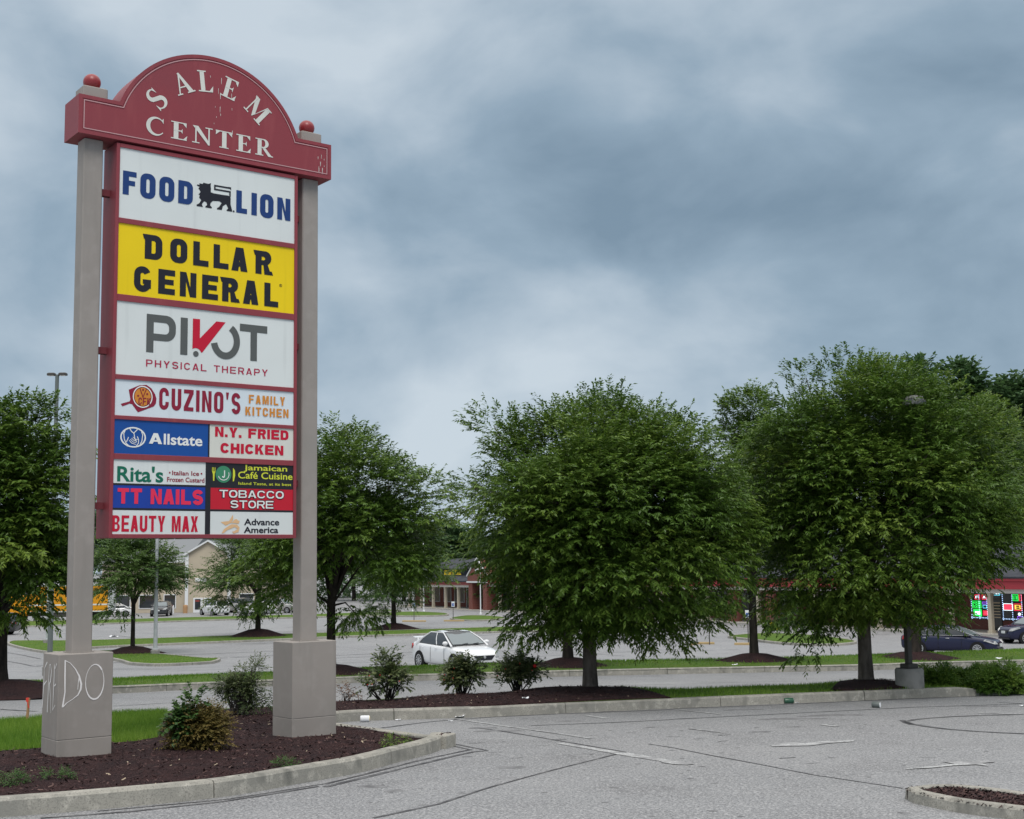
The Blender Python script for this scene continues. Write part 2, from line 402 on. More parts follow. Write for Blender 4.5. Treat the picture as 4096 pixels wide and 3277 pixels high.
def blades(poly, zf, dens, h, wd, excl=(), seed=1):
    """grass blades scattered over a lawn polygon"""
    r = np.random.default_rng(seed); P = np.array([(p.x,p.y) for p in poly]); lo, hi = P.min(0), P.max(0)
    n = int((hi-lo).prod()*dens); pts = r.uniform(lo, hi, (n,2)); PL = [tuple(p) for p in P]
    pts = np.array([p for p in pts if pip(p[0],p[1],PL) and not any(pip(p[0],p[1],e_) for e_ in excl)])
    if not len(pts): return
    z = np.array([zf(x,y) for x,y in pts]); n = len(pts); a = r.uniform(0,6.28,n); hh = h*r.uniform(.5,1.3,n); le = r.uniform(0,.7,n); a2 = r.uniform(0,6.28,n)
    dx, dy = np.cos(a)*wd/2, np.sin(a)*wd/2
    V = np.empty((n,3,3)); V[:,0] = np.stack([pts[:,0]-dx,pts[:,1]-dy,z-.01],1); V[:,1] = np.stack([pts[:,0]+dx,pts[:,1]+dy,z-.01],1)
    V[:,2] = np.stack([pts[:,0]+np.cos(a2)*hh*le,pts[:,1]+np.sin(a2)*hh*le,z+hh],1)
    BL[0].append(V.reshape(-1,3)); t = np.clip(r.normal(.5,.22,n)+.25*np.sin(pts[:,0]*1.7)*np.cos(pts[:,1]*1.3),0,1); BL[2].append(np.repeat(t,3))

# --- the island of the big sign: beds, tree lawn and front kerb
V3 = lambda x, y: Vector((x, y, 0))
nose_back = [q(928,1553,.16), q(915,1547.5,.16), q(821,1535.5,.16), q(706,1521,.16)]
front = [q(-260,1741),q(0,1722),q(239,1702),q(472,1678),q(639,1649),q(760,1626.5),q(840,1605),q(900,1589.5),q(929,1579),q(934,1568)] + nose_back[1:]
front_s = catmull(front, 6)
vtx = V3(-3.0, 18.72)
far_k = [vtx, q(706,1522), q(869,1515), q(1026,1510), q(1135,1504.5), q(1419,1492), q(1601,1484), q(1881,1472.5), q(2060,1465), q(2112,1462.5)]
far_s = catmull(far_k, 6)
kerb(front_s+[vtx], inner=1); kerb(far_s, inner=1, taper_end=1.2)
back = [q(2330,1456), q(2330,1432), q(2108,1438), q(1755,1443,.1), q(1600,1446,.1), q(1421,1454,.1), q(1306,1457,.1), q(1176,1458.7,.15), q(923,1468,.12), q(848,1473,.12), q(746,1477,.12), q(560,1488,.12), q(342,1500,.1), q(234,1505,.1), q(0,1521,.1), q(-260,1538,.1)]
def inset(P, d=.1): 
    n = normals2(P); return [p+k*d for p,k in zip(P,n)]
fi, ki = inset(front_s), inset(far_s)
isl = fi + [V3(-3.15,18.75)] + ki + back
TREE1, TREE2 = (2360, 2772), (3465, 2738)
t1, t2 = on(*TREE1, .2), on(*TREE2, .2)
MS = [(t1.x,t1.y,1.5,.17),(t2.x,t2.y,1.0,.15),(t1.x-2.2,t1.y-.9,1.6,.08)]
zi = lambda x, y: terr(y)+.12+mounds_z(x,y,MS)
fill('lawn', isl, zi, M['lawn'])
# mulch beds lie on it
zm = lambda x, y: zi(x,y)+.02+.02*math.sin(x*3.1+y*1.7)*math.sin(y*2.3-x*.8)
far_cut = [p for p in ki if p.x < q(1400,1478).x]
bed = fi + [V3(-3.15,18.75)] + far_cut + [q(1306,1459,.15), q(1176,1459.5,.2), q(923,1469,.14), q(848,1474,.14), q(746,1478,.14), q(560,1489,.14), q(352,1502,.14), q(331,1551,.14), q(236,1563.6,.14), q(100,1574,.14), q(0,1580,.14), q(-260,1596,.14)]
fill('mulch_bed', bed, zm, M['mulch'], maxlen=.45, skirt=.05)
c_a = [p for p in inset(far_s,.19) if q(1755,1478).x < p.x < q(1925,1470).x]
ring = c_a + [q(1935,1451,.14), q(1900,1443,.16), q(1824,1440,.2), q(1770,1446,.16), q(1750,1455,.14)]
fill('mulch_bed', ring, lambda x,y: zi(x,y)+.03, M['mulch'], maxlen=.4, skirt=.05)
E1 = [(p.x,p.y) for p in bed]; E2 = [(p.x,p.y) for p in ring]
zl = zi
blades([q(-260,1538,.1),q(0,1521,.1),q(234,1505,.1),q(352,1500,.1),q(331,1551,.14),q(236,1563.6,.14),q(0,1581,.14),q(-260,1597,.14)], zl, 2600, .075, .009, (E1,), 3)
blades([p for p in ki if p.x > q(1300,1480).x]+[q(2330,1456),q(2330,1434),q(2108,1439,.1),q(1755,1444,.1),q(1600,1447,.1),q(1421,1455,.1),q(1300,1458,.1)], zl, 420, .06, .014, (E1,E2), 4)

# --- long tree strip between the drive lane and the car park
sf = [q(-150,1476),q(0,1468),q(236,1460.5),q(408,1452.7),q(706,1440),q(865,1434),q(1156,1425.5),q(1421,1419.6),q(1805,1412),q(1953,1406.5),q(2156,1401.2),q(2330,1396)]
srow = [1446,1441,1435,1426,1413,1406,1395.5,1391,1381.5,1376,1368,1361]
sx = [-150,0,236,408,706,865,1156,1421,1805,1953,2156,2330]
sdep = [5,5,5,5.2,5.5,5.6,5.7,5.8,6.2,6.3,6.5,6.6]
sr_ = [at(x*S2, v*S2, p.y+d) for x,v,p,d in zip(sx,srow,sf,sdep)]
sf_s, sr_s = catmull(sf,8), catmull(sr_,8)
kerb(sf_s, inner=1, h=.17)
sb = MB(); NA = 8; prof = []
for a, b in zip(sf_s, sr_s):
    for k in range(NA+1):
        t = k/NA; p = a.lerp(b, t); z0 = terr(a.y)+.14; p.z = z0+(b.z-z0)*(t**1.1)+.10*math.sin(math.pi*t); prof.append(p)
    p = b.copy(); p.z = terr(b.y)-.1; prof.append(p)
W_ = NA+2
sb.add(prof, [(i*W_+k,i*W_+k+1,(i+1)*W_+k+1,(i+1)*W_+k) for i in range(len(sf_s)-1) for k in range(W_-1)])
struct(sb.build('lawn', M['lawn'], smooth=True))
GX = np.array([(p.x,p.y,p.z) for p in prof]).reshape(len(sf_s), W_, 3)[:, :NA+1]
def strip_z(x, y):
    d = (GX[:,:,0]-x)**2+(GX[:,:,1]-y)**2; k = np.argsort(d.ravel())[:4]; w_ = 1/(d.ravel()[k]+1e-3); return float((GX[:,:,2].ravel()[k]*w_).sum()/w_.sum())
r_ = np.random.default_rng(11); n_ = 26000
ii = r_.uniform(0, len(sf_s)-1.001, n_); kk = np.sqrt(r_.uniform(0,1,n_))*NA; kk = np.minimum(kk, NA-.001); i0 = ii.astype(int); k0 = kk.astype(int); fi_ = (ii-i0)[:,None]; fk = (kk-k0)[:,None]
PB = (GX[i0,k0]*(1-fi_)+GX[i0+1,k0]*fi_)*(1-fk)+(GX[i0,k0+1]*(1-fi_)+GX[i0+1,k0+1]*fi_)*fk
a_ = r_.uniform(0,6.28,n_); hb = .07*r_.uniform(.5,1.3,n_); Vb = np.repeat(PB[:,None],3,1); Vb[:,0,0] -= np.cos(a_)*.012; Vb[:,0,1] -= np.sin(a_)*.012; Vb[:,1,0] += np.cos(a_)*.012; Vb[:,1,1] += np.sin(a_)*.012; Vb[:,2,2] += hb; Vb[:,2,0] += r_.normal(0,.02,n_); Vb[:,:2,2] -= .01
BL[0].append(Vb.reshape(-1,3)); BL[2].append(np.repeat(np.clip(r_.normal(.42,.2,n_)+.2*np.sin(PB[:,0]*.9),0,1),3))

def island(pts, h=.15, mt='lawn', name='lawn', dens=0, smooth=True, ms=(), sub=1.0, wd=.17):
    P = catmull(pts, 5, True) if smooth else pts
    ar = sum(P[i].x*P[(i+1)%len(P)].y-P[(i+1)%len(P)].x*P[i].y for i in range(len(P)))
    if ar < 0: P = P[::-1]
    kerb(P, True, h=h, inner=1, wd=wd)
    n = normals2(P, True); I = [p+k*(wd*.5) for p,k in zip(P,n)]
    zf = lambda x, y: terr(y)+h-.02+mounds_z(x,y,ms)
    fill(name, I, zf, M[mt], maxlen=sub, skirt=.1)
    if dens: blades([p+k*(wd+.02) for p,k in zip(P,n)], zf, dens, .07, .03, (), 5)
    return zf
island([q(150,1390),q(236,1391),q(319,1403.5),q(400,1401),q(456,1396),q(462,1390),q(424,1389,.0),q(297,1377,.0),q(240,1374),q(150,1377)], dens=40)
mid_ = [q(15,1358),q(40,1366),q(97,1376),q(150,1375),q(200,1366),q(380,1358),q(573,1350),q(706,1344),q(858,1339),q(1060,1333),q(1400,1326),q(1400,1316),q(1060,1323),q(706,1335),q(512,1341),q(200,1351),q(60,1352),q(25,1353)]
island(mid_, dens=14)
island([q(-80,1320),q(43,1321.5),q(200,1316),q(434,1308),q(614,1302.6),q(800,1297),q(800,1291.5),q(614,1297),q(420,1301.6),q(200,1308),q(-80,1314)], dens=0, sub=2)
def isl_uv(f, L_, **k): return island([on(*f(x,y)) for x,y in L_], **k)
isl_uv(cd, [(430,852),(700,856),(1000,858),(1250,852),(1335,842),(1290,826),(1100,815),(900,812),(620,825)], sub=2)
isl_uv(cd, [(540,805),(700,808),(830,805),(760,792),(600,790)], sub=2)
isl_uv(cd, [(1345,885),(1530,905),(1750,902),(1945,888),(1900,868),(1700,854),(1500,856)], sub=2)
isl_uv(cr_, [(705,682),(950,712),(1240,748),(1600,768),(1950,762),(2100,738),(1950,705),(1700,675),(1400,652),(1050,648),(800,664)], sub=2)
# near island at the right-hand edge of the lot
r1 = [on(*c8(868,1345)), on(*c8(930,1385)), on(*c8(1060,1416)), on(*c8(1400,1487)), on(*c8(1800,1545)), on(*c8(2156,1590)), on(*c8(2700,1660)), on(*c8(2700,1330),.10), on(*c8(2156,1262),.10), on(*c8(1500,1188),.10), on(*c8(1200,1183),.10), on(*c8(1000,1194),.10), on(*c8(900,1215),.10)]
NEAR = r1
zr = island(r1, h=.105, mt='mulch', name='mulch_bed', sub=.25, wd=.12)

V_ = np.concatenate(BL[0]); tag(np_mesh('grass', V_, np.arange(len(V_)).reshape(-1,3), M['grass'], tint=np.concatenate(BL[2])), 'short green grass covering the lawns and kerbed islands', 'grass', kind='stuff')

# --- mulch chips
def scatter(polys, n, zf, seed, lo=.015, hi=.06):
    r = np.random.default_rng(seed); V = []; T = []
    for poly, cnt in zip(polys, n):
        P = np.array([(p[0],p[1]) for p in poly]); a, b = P.min(0), P.max(0); PL = [tuple(p) for p in P]; c = 0
        while c < cnt:
            x, y = r.uniform(a, b)
            if not pip(x,y,PL): continue
            c += 1; z = zf(x,y)+r.uniform(.0,.015); l = r.uniform(lo,hi); wd = l*r.uniform(.15,.4); th = r.uniform(0,6.28); ti = r.normal(0,.35)
            d = np.array([math.cos(th)*math.cos(ti),math.sin(th)*math.cos(ti),math.sin(ti)])*l/2; s_ = np.array([-math.sin(th),math.cos(th),r.normal(0,.4)])*wd/2; p = np.array([x,y,z])
            V += [p-d-s_,p+d-s_*.6,p+d*.8+s_,p-d+s_]; t = min(1,abs(r.normal(0,.45))); T += [t]*4
    return np.array(V), np.array(T)
near_bed = [p for p in E1]
Vc, Tc = scatter([E1, E2, [(p.x,p.y) for p in NEAR]], [9000, 700, 1600], lambda x,y: zm(x,y) if x < 8 and y > 11.2 else terr(y)+.15, 21)
# chips of the near island sit on its own bed
Pn = [(p.x,p.y) for p in catmull(NEAR,5,True)]
keep = []
for i in range(0, len(Vc), 4):
    x, y = Vc[i][0], Vc[i][1]
    if i//4 >= 9700:
        dz = zr(x,y)+.008-Vc[i:i+4,2].mean(); Vc[i:i+4,2] += dz
tag(np_mesh('mulch_chips', Vc, np.arange(len(Vc)).reshape(-1,4), M['chip'], tint=Tc), 'dark brown shredded bark chips strewn over the planting beds', 'mulch', kind='stuff')
Vp, Tp = scatter([E1, [(p.x,p.y) for p in NEAR]], [240, 30], zm, 22, .02, .055)
Vp = Vp[:240*4]
tag(np_mesh('wood_litter', Vp, np.arange(len(Vp)).reshape(-1,4), M['chip_pale'], tint=Tp[:240*4]), 'pale twigs and wood bits littering the dark mulch', 'twigs', kind='stuff')

# --- lines on the asphalt
def ribbon(b, P, wd, dz):
    P = resamp([Vector((p.x,p.y,0)) for p in P], .4); n = normals2(P); vs = []
    for p, k in zip(P, n):
        ww = wd*random.uniform(.7,1.3)/2
        for s_ in (-1,1): c = p+k*ww*s_; vs.append((c.x,c.y,terr(c.y)+dz))
    b.add(vs, [(2*i,2*i+1,2*i+3,2*i+2) for i in range(len(P)-1)])
def uv(f, L_): return [on(*f(x,y)) for x,y in L_]
tb = MB()
for f, L_, wd in ((c4,[(250,1192),(800,1153),(1400,1087),(2000,990)],.05),(c6,[(0,1154),(300,1082),(600,1010),(900,938),(1003,930)],.06),
  (c4,[(600,1150),(1400,1076),(2000,980)],.035),(c6,[(0,1136),(300,1062),(600,985),(890,925)],.05),(c6,[(735,878),(860,900),(1003,930)],.035),(c6,[(735,890),(820,908),(905,926)],.03),
  (c6,[(300,1345),(700,1260),(1000,1160),(1400,1050),(1850,938)],.035),(c6,[(945,790),(1130,815),(1450,870),(1850,938)],.035),(c6,[(1990,888),(2156,914)],.025),
  (c7,[(0,1310),(200,1350),(500,1405),(800,1465),(1100,1510),(1350,1548)],.025),(c6,[(350,790),(640,752),(1000,724),(1400,705)],.07),(c6,[(1400,705),(2150,676)],.05),(c6,[(1270,775),(1700,760),(2150,738)],.04),
  (c7,[(0,1140),(400,1120),(900,1095),(1400,1070),(2040,1050)],.045),(c7,[(0,1078),(600,1056),(1300,1022),(1900,1000)],.05),
  (c7,[(2046,1112),(1800,1118),(1560,1128),(1420,1140),(1345,1153),(1400,1172),(1560,1195),(1800,1215),(2200,1232)],.09),
  (c7,[(1330,1145),(1350,1160),(1390,1172)],.1),(c7,[(0,935),(500,922),(1080,910)],.05),(c6,[(1230,552),(1700,530),(2150,520)],.06),(c6,[(520,600),(800,580)],.05),
  (c4,[(0,520),(240,535)],.08),(c4,[(700,500),(1250,470)],.06),(c7,[(1900,1042),(2300,1062)],.04),
  (ca,[(100,1245),(330,1285),(560,1335)],.16),(ca,[(100,1365),(330,1405),(560,1440)],.16),(c6,[(70,392),(400,385)],.12),(c4,[(700,270),(1240,280),(1650,262)],.14),
  (c4,[(690,330),(900,325)],.3)):
    ribbon(tb, uv(f, L_), wd, .004)
rr_ = random.Random(5)
for k in range(46):                    # sealed cracks of the far car park
    y = rr_.uniform(48,128); x = rr_.uniform(-.36,.34)*y; l = rr_.uniform(3,16); a = R(rr_.choice((25,25,25,-62))+rr_.uniform(-5,5))
    ribbon(tb, [Vector((x+math.cos(a)*l*t, y+math.sin(a)*l*t+rr_.uniform(-.2,.2),0)) for t in (0,.3,.6,1)], rr_.uniform(.1,.28), .004)
for k in range(40):
    y = rr_.uniform(14.5,20); x = rr_.uniform(-.05,.40)*y; l = rr_.uniform(.05,.22); a = R(rr_.uniform(-20,40))
    ribbon(tb, [Vector((x+math.cos(a)*l*t, y+math.sin(a)*l*t,0)) for t in (0,.5,1)], rr_.uniform(.012,.03), .004)
struct(tb.build('crack_sealant', M['tar'], fixn=False))
st = MB()
for f, x, y, rx, ry in ((c6,1145,1035,.16,.14),(c6,295,1153,.16,.15),(c6,430,1178,.1,.08),(c6,970,791,.2,.13),(c6,1080,808,.35,.12),(c6,1510,750,.25,.12),(c6,1620,690,.5,.1),(c7,700,1140,.5,.2),(c7,920,1120,.5,.2),(c7,400,1085,.3,.1),(c7,1850,1066,.4,.15),(c7,500,1215,.15,.08),(c4,1800,700,.01,.01)):
    p = on(*f(x,y)); n = 14
    st.add([(p.x+rx*math.cos(i*6.283/n)*random.uniform(.75,1.2), p.y+ry*math.sin(i*6.283/n)*random.uniform(.75,1.2), terr(p.y)+.002) for i in range(n)], [tuple(range(n))])
rr_ = random.Random(9)
for k in range(110):
    y = rr_.uniform(10.5,20); x = rr_.uniform(-.12,.4)*y; n = 7; s_ = rr_.uniform(.012,.045)
    st.add([(x+s_*math.cos(i*6.283/n)*rr_.uniform(.6,1.5), y+s_*math.sin(i*6.283/n)*rr_.uniform(.5,1.1), terr(y)+.002) for i in range(n)], [tuple(range(n))])
struct(st.build('asphalt_stain', M['stain'], fixn=False))
pm = MB()
for f, L_, wd in ((c6,[(800,733),(1100,778),(1670,860)],.07),(c6,[(1450,885),(1800,944),(2160,1003)],.15),(c7,[(80,1195),(290,1220)],.08),(c7,[(860,1172),(950,1183)],.08),(c7,[(1780,1105),(2000,1110)],.1),(c6,[(1600,712),(1740,732)],.09),(c7,[(30,1085),(260,1110)],.08),
  (cd,[(380,1100),(540,1120)],.1),(cd,[(295,1210),(430,1222)],.1),(cd,[(515,1235),(720,1245)],.1),(cd,[(790,1195),(905,1205)],.1),(cd,[(140,1262),(300,1275)],.1),(cl,[(830,1168),(1190,1200)],.12),(cl,[(1270,1275),(1480,1305)],.1),(cl,[(1720,1245),(1900,1270)],.1),(cr_,[(550,795),(880,790)],.3),(cr_,[(440,700),(650,702)],.3),(cd,[(1110,890),(1230,890)],.3)):
    ribbon(pm, uv(f, L_), wd, .006)
for L_ in ([(560,1293),(700,1277),(760,1284),(860,1272),(1050,1264),(1045,1273),(900,1283),(800,1297),(570,1302)],[(1325,1437),(1500,1418),(1640,1405),(1560,1390),(1700,1393),(1780,1392),(1875,1384),(1872,1394),(1800,1400),(1840,1418),(1765,1409),(1640,1414),(1500,1428)],[(-80,1378),(0,1388),(60,1396),(118,1404),(70,1410),(0,1407),(-80,1396)]):
    P = uv(c7, L_); pm.poly([[(p.x,p.y) for p in P]], lambda a,b: (a,b,terr(b)+.008))
struct(pm.build('lot_markings', M['paint'], fixn=False))
# ------------------------------------------------------------------ lettering (flat vinyl shapes)
def arc(cx, cy, rx, ry, a0, a1, n=10): return [(cx+rx*math.cos(R(a0+(a1-a0)*i/n)), cy+ry*math.sin(R(a0+(a1-a0)*i/n))) for i in range(n+1)]
def stroke(P, t):
    """outline of a path of half-varying width t (number or function of 0..1)"""
    f = t if callable(t) else (lambda k: t); Lp, Rp = [], []; n = len(P)
    for i, p in enumerate(P):
        a = P[max(0,i-1)]; b = P[min(n-1,i+1)]
        def un(u,v):
            d = (v[0]-u[0], v[1]-u[1]); l = math.hypot(*d) or 1; return d[0]/l, d[1]/l
        if 0 < i < n-1:
            u1, u2 = un(a,p), un(p,b); nx, ny = -(u1[1]+u2[1]), u1[0]+u2[0]; l = math.hypot(nx,ny) or 1; nx, ny = nx/l, ny/l
            c = max(.35, nx*-u1[1]+ny*u1[0]); s_ = f(i/(n-1))/2/c
        else: u = un(a,b); nx, ny = -u[1], u[0]; s_ = f(i/(n-1))/2
        Lp.append((p[0]+nx*s_,p[1]+ny*s_)); Rp.append((p[0]-nx*s_,p[1]-ny*s_))
    return [Lp+Rp[::-1]]
def rrect(x0,y0,x1,y1,r,n=5,cs=(1,1,1,1)):
    o = []
    for (cx,cy,a,k) in ((x1-r,y1-r,0,cs[0]),(x0+r,y1-r,90,cs[1]),(x0+r,y0+r,180,cs[2]),(x1-r,y0+r,270,cs[3])):
        if k: o += arc(cx,cy,r,r,a,a+90,n)
        else: o.append({0:(x1,y1),90:(x0,y1),180:(x0,y0),270:(x1,y0)}[a])
    return o
WID = {'I':0,'M':1.28,'.':0,"'":0,' ':.5,'W':1.3}
def block(ch, w, t, slab=False):
    """sans caps in a 1-high cell of width w, stem t: list of pieces, each [outline, holes...]"""
    b = t*.86; r = min(w,1)*.42; r = max(.02,min(r,.34,(w-t)/2-.004)) if ch in 'CGUJ' else r
    rect = lambda x0,y0,x1,y1: [[(x0,y0),(x1,y0),(x1,y1),(x0,y1)]]
    if ch == 'I': return [rect(0,0,t,1)]
    if ch == '.': return [rect(0,0,t*.95,t*.95)]
    if ch == "'": return [[[(0,1),(t*.9,1),(t*.6,.66),(.2*t,.66)]]]
    if ch == 'L': return [[[(0,0),(w*.92,0),(w*.92,b),(t,b),(t,1),(0,1)]]]
    if ch == 'F': return [[[(0,0),(t,0),(t,.42-b*.1),(w*.9,.42-b*.1),(w*.9,.42+b*.85),(t,.42+b*.85),(t,1-b),(w,1-b),(w,1),(0,1)]]]
    if ch == 'E': return [[[(0,0),(w,0),(w,b),(t,b),(t,.5-b*.45),(w*.92,.5-b*.45),(w*.92,.5+b*.45),(t,.5+b*.45),(t,1-b),(w,1-b),(w,1),(0,1)]]]
    if ch == 'T': return [[[(w/2-t/2,0),(w/2+t/2,0),(w/2+t/2,1-b),(w,1-b),(w,1),(0,1),(0,1-b),(w/2-t/2,1-b)]]]
    if ch == 'H': return [[[(0,0),(t,0),(t,.5-b/2),(w-t,.5-b/2),(w-t,0),(w,0),(w,1),(w-t,1),(w-t,.5+b/2),(t,.5+b/2),(t,1),(0,1)]]]
    if ch == 'N': return [[[(0,0),(t*.92,0),(t*.92,.62),(w-t*.95,0),(w,0),(w,1),(w-t*.92,1),(w-t*.92,.38),(t*.95,1),(0,1)]]]
    if ch == 'M': return [[[(0,0),(t*.9,0),(t*.9,.68),(w/2-t*.38,0),(w/2+t*.38,0),(w-t*.9,.68),(w-t*.9,0),(w,0),(w,1),(w-t*1.25,1),(w/2,.36),(t*1.25,1),(0,1)]]]
    if ch == 'A':
        k = t*.6; i0 = t*1.08
        ox = lambda z: z*(w/2-k); ix = lambda z: i0+z*(w/2-k)*.97
        z1, z2 = .2, .2+b*.8; top = min(.86, (w/2-i0)/((w/2-k)*.97)) if w/2 > i0 else .5
        return [[[(0,0),(i0,0),(ix(z1),z1),(w-ix(z1),z1),(w-i0,0),(w,0),(w/2+k,1),(w/2-k,1)], [(ix(z2),z2),(w-ix(z2),z2),(w/2,max(top,z2+.08))]]]
    if ch == 'V': return [[[(w/2-t*.55,0),(w/2+t*.55,0),(w,1),(w-t*1.08,1),(w/2,.28),(t*1.08,1),(0,1)]]]
    if ch == 'Y': return [[[(w/2-t/2,0),(w/2+t/2,0),(w/2+t/2,.42),(w,1),(w-t*1.15,1),(w/2,.6),(t*1.15,1),(0,1),(w/2-t/2,.42)]]]
    if ch == 'X': return [[[(0,0),(t*1.15,0),(w/2,.36),(w-t*1.15,0),(w,0),(w/2+t*.62,.51),(w,1),(w-t*1.15,1),(w/2,.66),(t*1.15,1),(0,1),(w/2-t*.62,.51)]]]
    if ch == 'K': return [[[(0,0),(t,0),(t,.30),(t*1.45,.42),(w-t*1.2,0),(w,0),(t*1.95,.60),(w*.98,1),(w-t*1.2,1),(t,.56),(t,1),(0,1)]]]
    if ch == 'Z': return [[[(0,0),(w,0),(w,b),(t*1.2,b),(w,1-b),(w,1),(0,1),(0,1-b),(w-t*1.2,1-b),(0,b)]]]
    if ch == 'O': return [[rrect(0,0,w,1,r,7), rrect(t,b,w-t,1-b,max(.02,min(r-t*.6,(w-2*t)/2-.005)),5)]]
    if ch == 'D': return [[rrect(0,0,w,1,r,7,(1,0,0,1)), rrect(t,b,w-t,1-b,max(.02,min(r-t*.6,(w-2*t)/2-.005)),5,(1,0,0,1))]]
    if ch == 'U':
        P = [(t/2,1)]+arc(t/2+r,b/2+r,r,r,180,270,7)+arc(w-t/2-r,b/2+r,r,r,270,360,7)[1:]+[(w-t/2,1)]
        return [stroke(P, t)]
    if ch in 'CG':
        P = ([(w-t/2,.64)] if 1-b/2-r > .68 else [])+arc(w-t/2-r,1-b/2-r,r,r,0 if 1-b/2-r > .68 else 22,90,7)+arc(t/2+r,1-b/2-r,r,r,90,180,7)+arc(t/2+r,b/2+r,r,r,180,270,7)
        if ch == 'C': P += arc(w-t/2-r,b/2+r,r,r,270,360 if 1-b/2-r > .68 else 338,7)+([(w-t/2,.36)] if 1-b/2-r > .68 else []); return [stroke(P, (t+b)/2)]
        P += arc(w-t/2-r,b/2+r,r,r,270,350,7); P[-1] = (w-t/2, P[-1][1])
        return [stroke(P, (t+b)/2), rect(w-t,.15,w,.5), rect(w*.52,.5-b*.75,w-t*.98,.5)]
    if ch == 'J': return [stroke([(w-t/2,1)]+arc(w-t/2-r,b/2+r,r,r,0,-90,7)+arc(t/2+r,b/2+r,r,r,270,185,6), t)]
    if ch == 'S':
        ry = (1-b)/4; rx = (w-t)/2; cx = w/2
        P = arc(cx,.5+ry,rx,ry,15,90,7)+arc(cx,.5+ry,rx,ry,90,262,12)[1:]+[(cx,.5)]+arc(cx,.5-ry,rx,ry,82,-90,12)+arc(cx,.5-ry,rx,ry,-90,-165,7)[1:]
        return [stroke(P, (t+b)/2)]
    if ch in 'PRB':
        rb = .27; o = []
        if ch == 'P': o.append([[(0,0),(t,0),(t,.38)]+arc(w-rb,.38+rb,rb,rb,-90,0,6)+arc(w-rb,1-rb,rb,rb,0,90,6)+[(0,1)], rrect(t,.38+b,w-t,1-b,.09,4,(1,0,0,1))])
        if ch == 'R': o.append([[(0,0),(t,0),(t,.40),(w*.50,.40),(w-t*1.12,0),(w,0),(w*.78,.42)]+arc(w-rb,.42+rb,rb,rb,-60,0,5)+arc(w-rb,1-rb,rb,rb,0,90,6)+[(0,1)], rrect(t,.42+b*.75,w-t,1-b,.09,4,(1,0,0,1))])
        if ch == 'B': o.append([[(0,0)]+arc(w-rb,rb,rb,rb,-90,60,7)+arc(w*.96-rb*.9,1-rb*.9,rb*.9,rb*.9,-55,90,7)+[(0,1)], rrect(t,b,w-t,.5-b*.35,.07,4,(1,0,0,1)), rrect(t,.5+b*.45,w*.95-t,1-b,.07,4,(1,0,0,1))])
        return o
    return [rect(0,0,w,1)]
def layout(txt, w, t, gap, glyph=block):
    x = 0; out = []
    for ch in txt:
        if ch == ' ': x += WID[' ']*w+gap; continue
        wc = {'I':t,'.':t,"'":t*.9,'M':w*1.22,'L':w*.92}.get(ch, w)
        for pc in glyph(ch, w*1.22 if ch == 'M' else w, t): out.append([[(p[0]+x,p[1]) for p in l] for l in pc])
        x += wc+gap
    return out, x-gap
class Art:
    """flat coloured shapes on a panel: one mesh with one material"""
    def __init__(s, y): s.b = MB(); s.y = y; s.k = 0
    def piece(s, loops):
        y = s.y-.0006*(s.k % 4); s.k += 1
        try: s.b.poly(loops, lambda a,c: (a,y,c))
        except Exception: pass
        return s
    def text(s, txt, x0, x1, z0, z1, w=.72, t=.24, gap=.14, glyph=block, shear=0.):
        P, W = layout(txt, w, t, gap, glyph); sx = (x1-x0)/W; sz = z1-z0
        for pc in P: s.piece([[(x0+p[0]*sx+shear*p[1]*sz, z0+p[1]*sz) for p in l] for l in pc])
        return s
    def font(s, txt, x0, x1, z0, z1, off=.012, shear=0.):
        """lower-case words from Blender's own typeface, fitted to the box"""
        c = bpy.data.curves.new('t','FONT'); c.body = txt; c.offset = off; c.resolution_u = 4
        o = bpy.data.objects.new('t', c); COL.objects.link(o); bpy.context.view_layer.update()
        me = bpy.data.meshes.new_from_object(o.evaluated_get(bpy.context.evaluated_depsgraph_get()))
        v = np.array([(p.co.x,p.co.y) for p in me.vertices]); lo, hi = v.min(0), v.max(0); k = (v-lo)/(hi-lo)
        y = s.y-.0006*(s.k % 4); s.k += 1
        s.b.add([(x0+a*(x1-x0)+shear*bb*(z1-z0), y, z0+bb*(z1-z0)) for a,bb in k], [tuple(p.vertices) for p in me.polygons])
        bpy.data.objects.remove(o); bpy.data.curves.remove(c); bpy.data.meshes.remove(me); return s
    def build(s, name, m_, parent): return s.b.build(name, M[m_], parent, fixn=False)
def circ(cx, cz, rx, rz=None, n=28): return [(cx+rx*math.cos(6.2832*i/n), cz+(rz or rx)*math.sin(6.2832*i/n)) for i in range(n)]

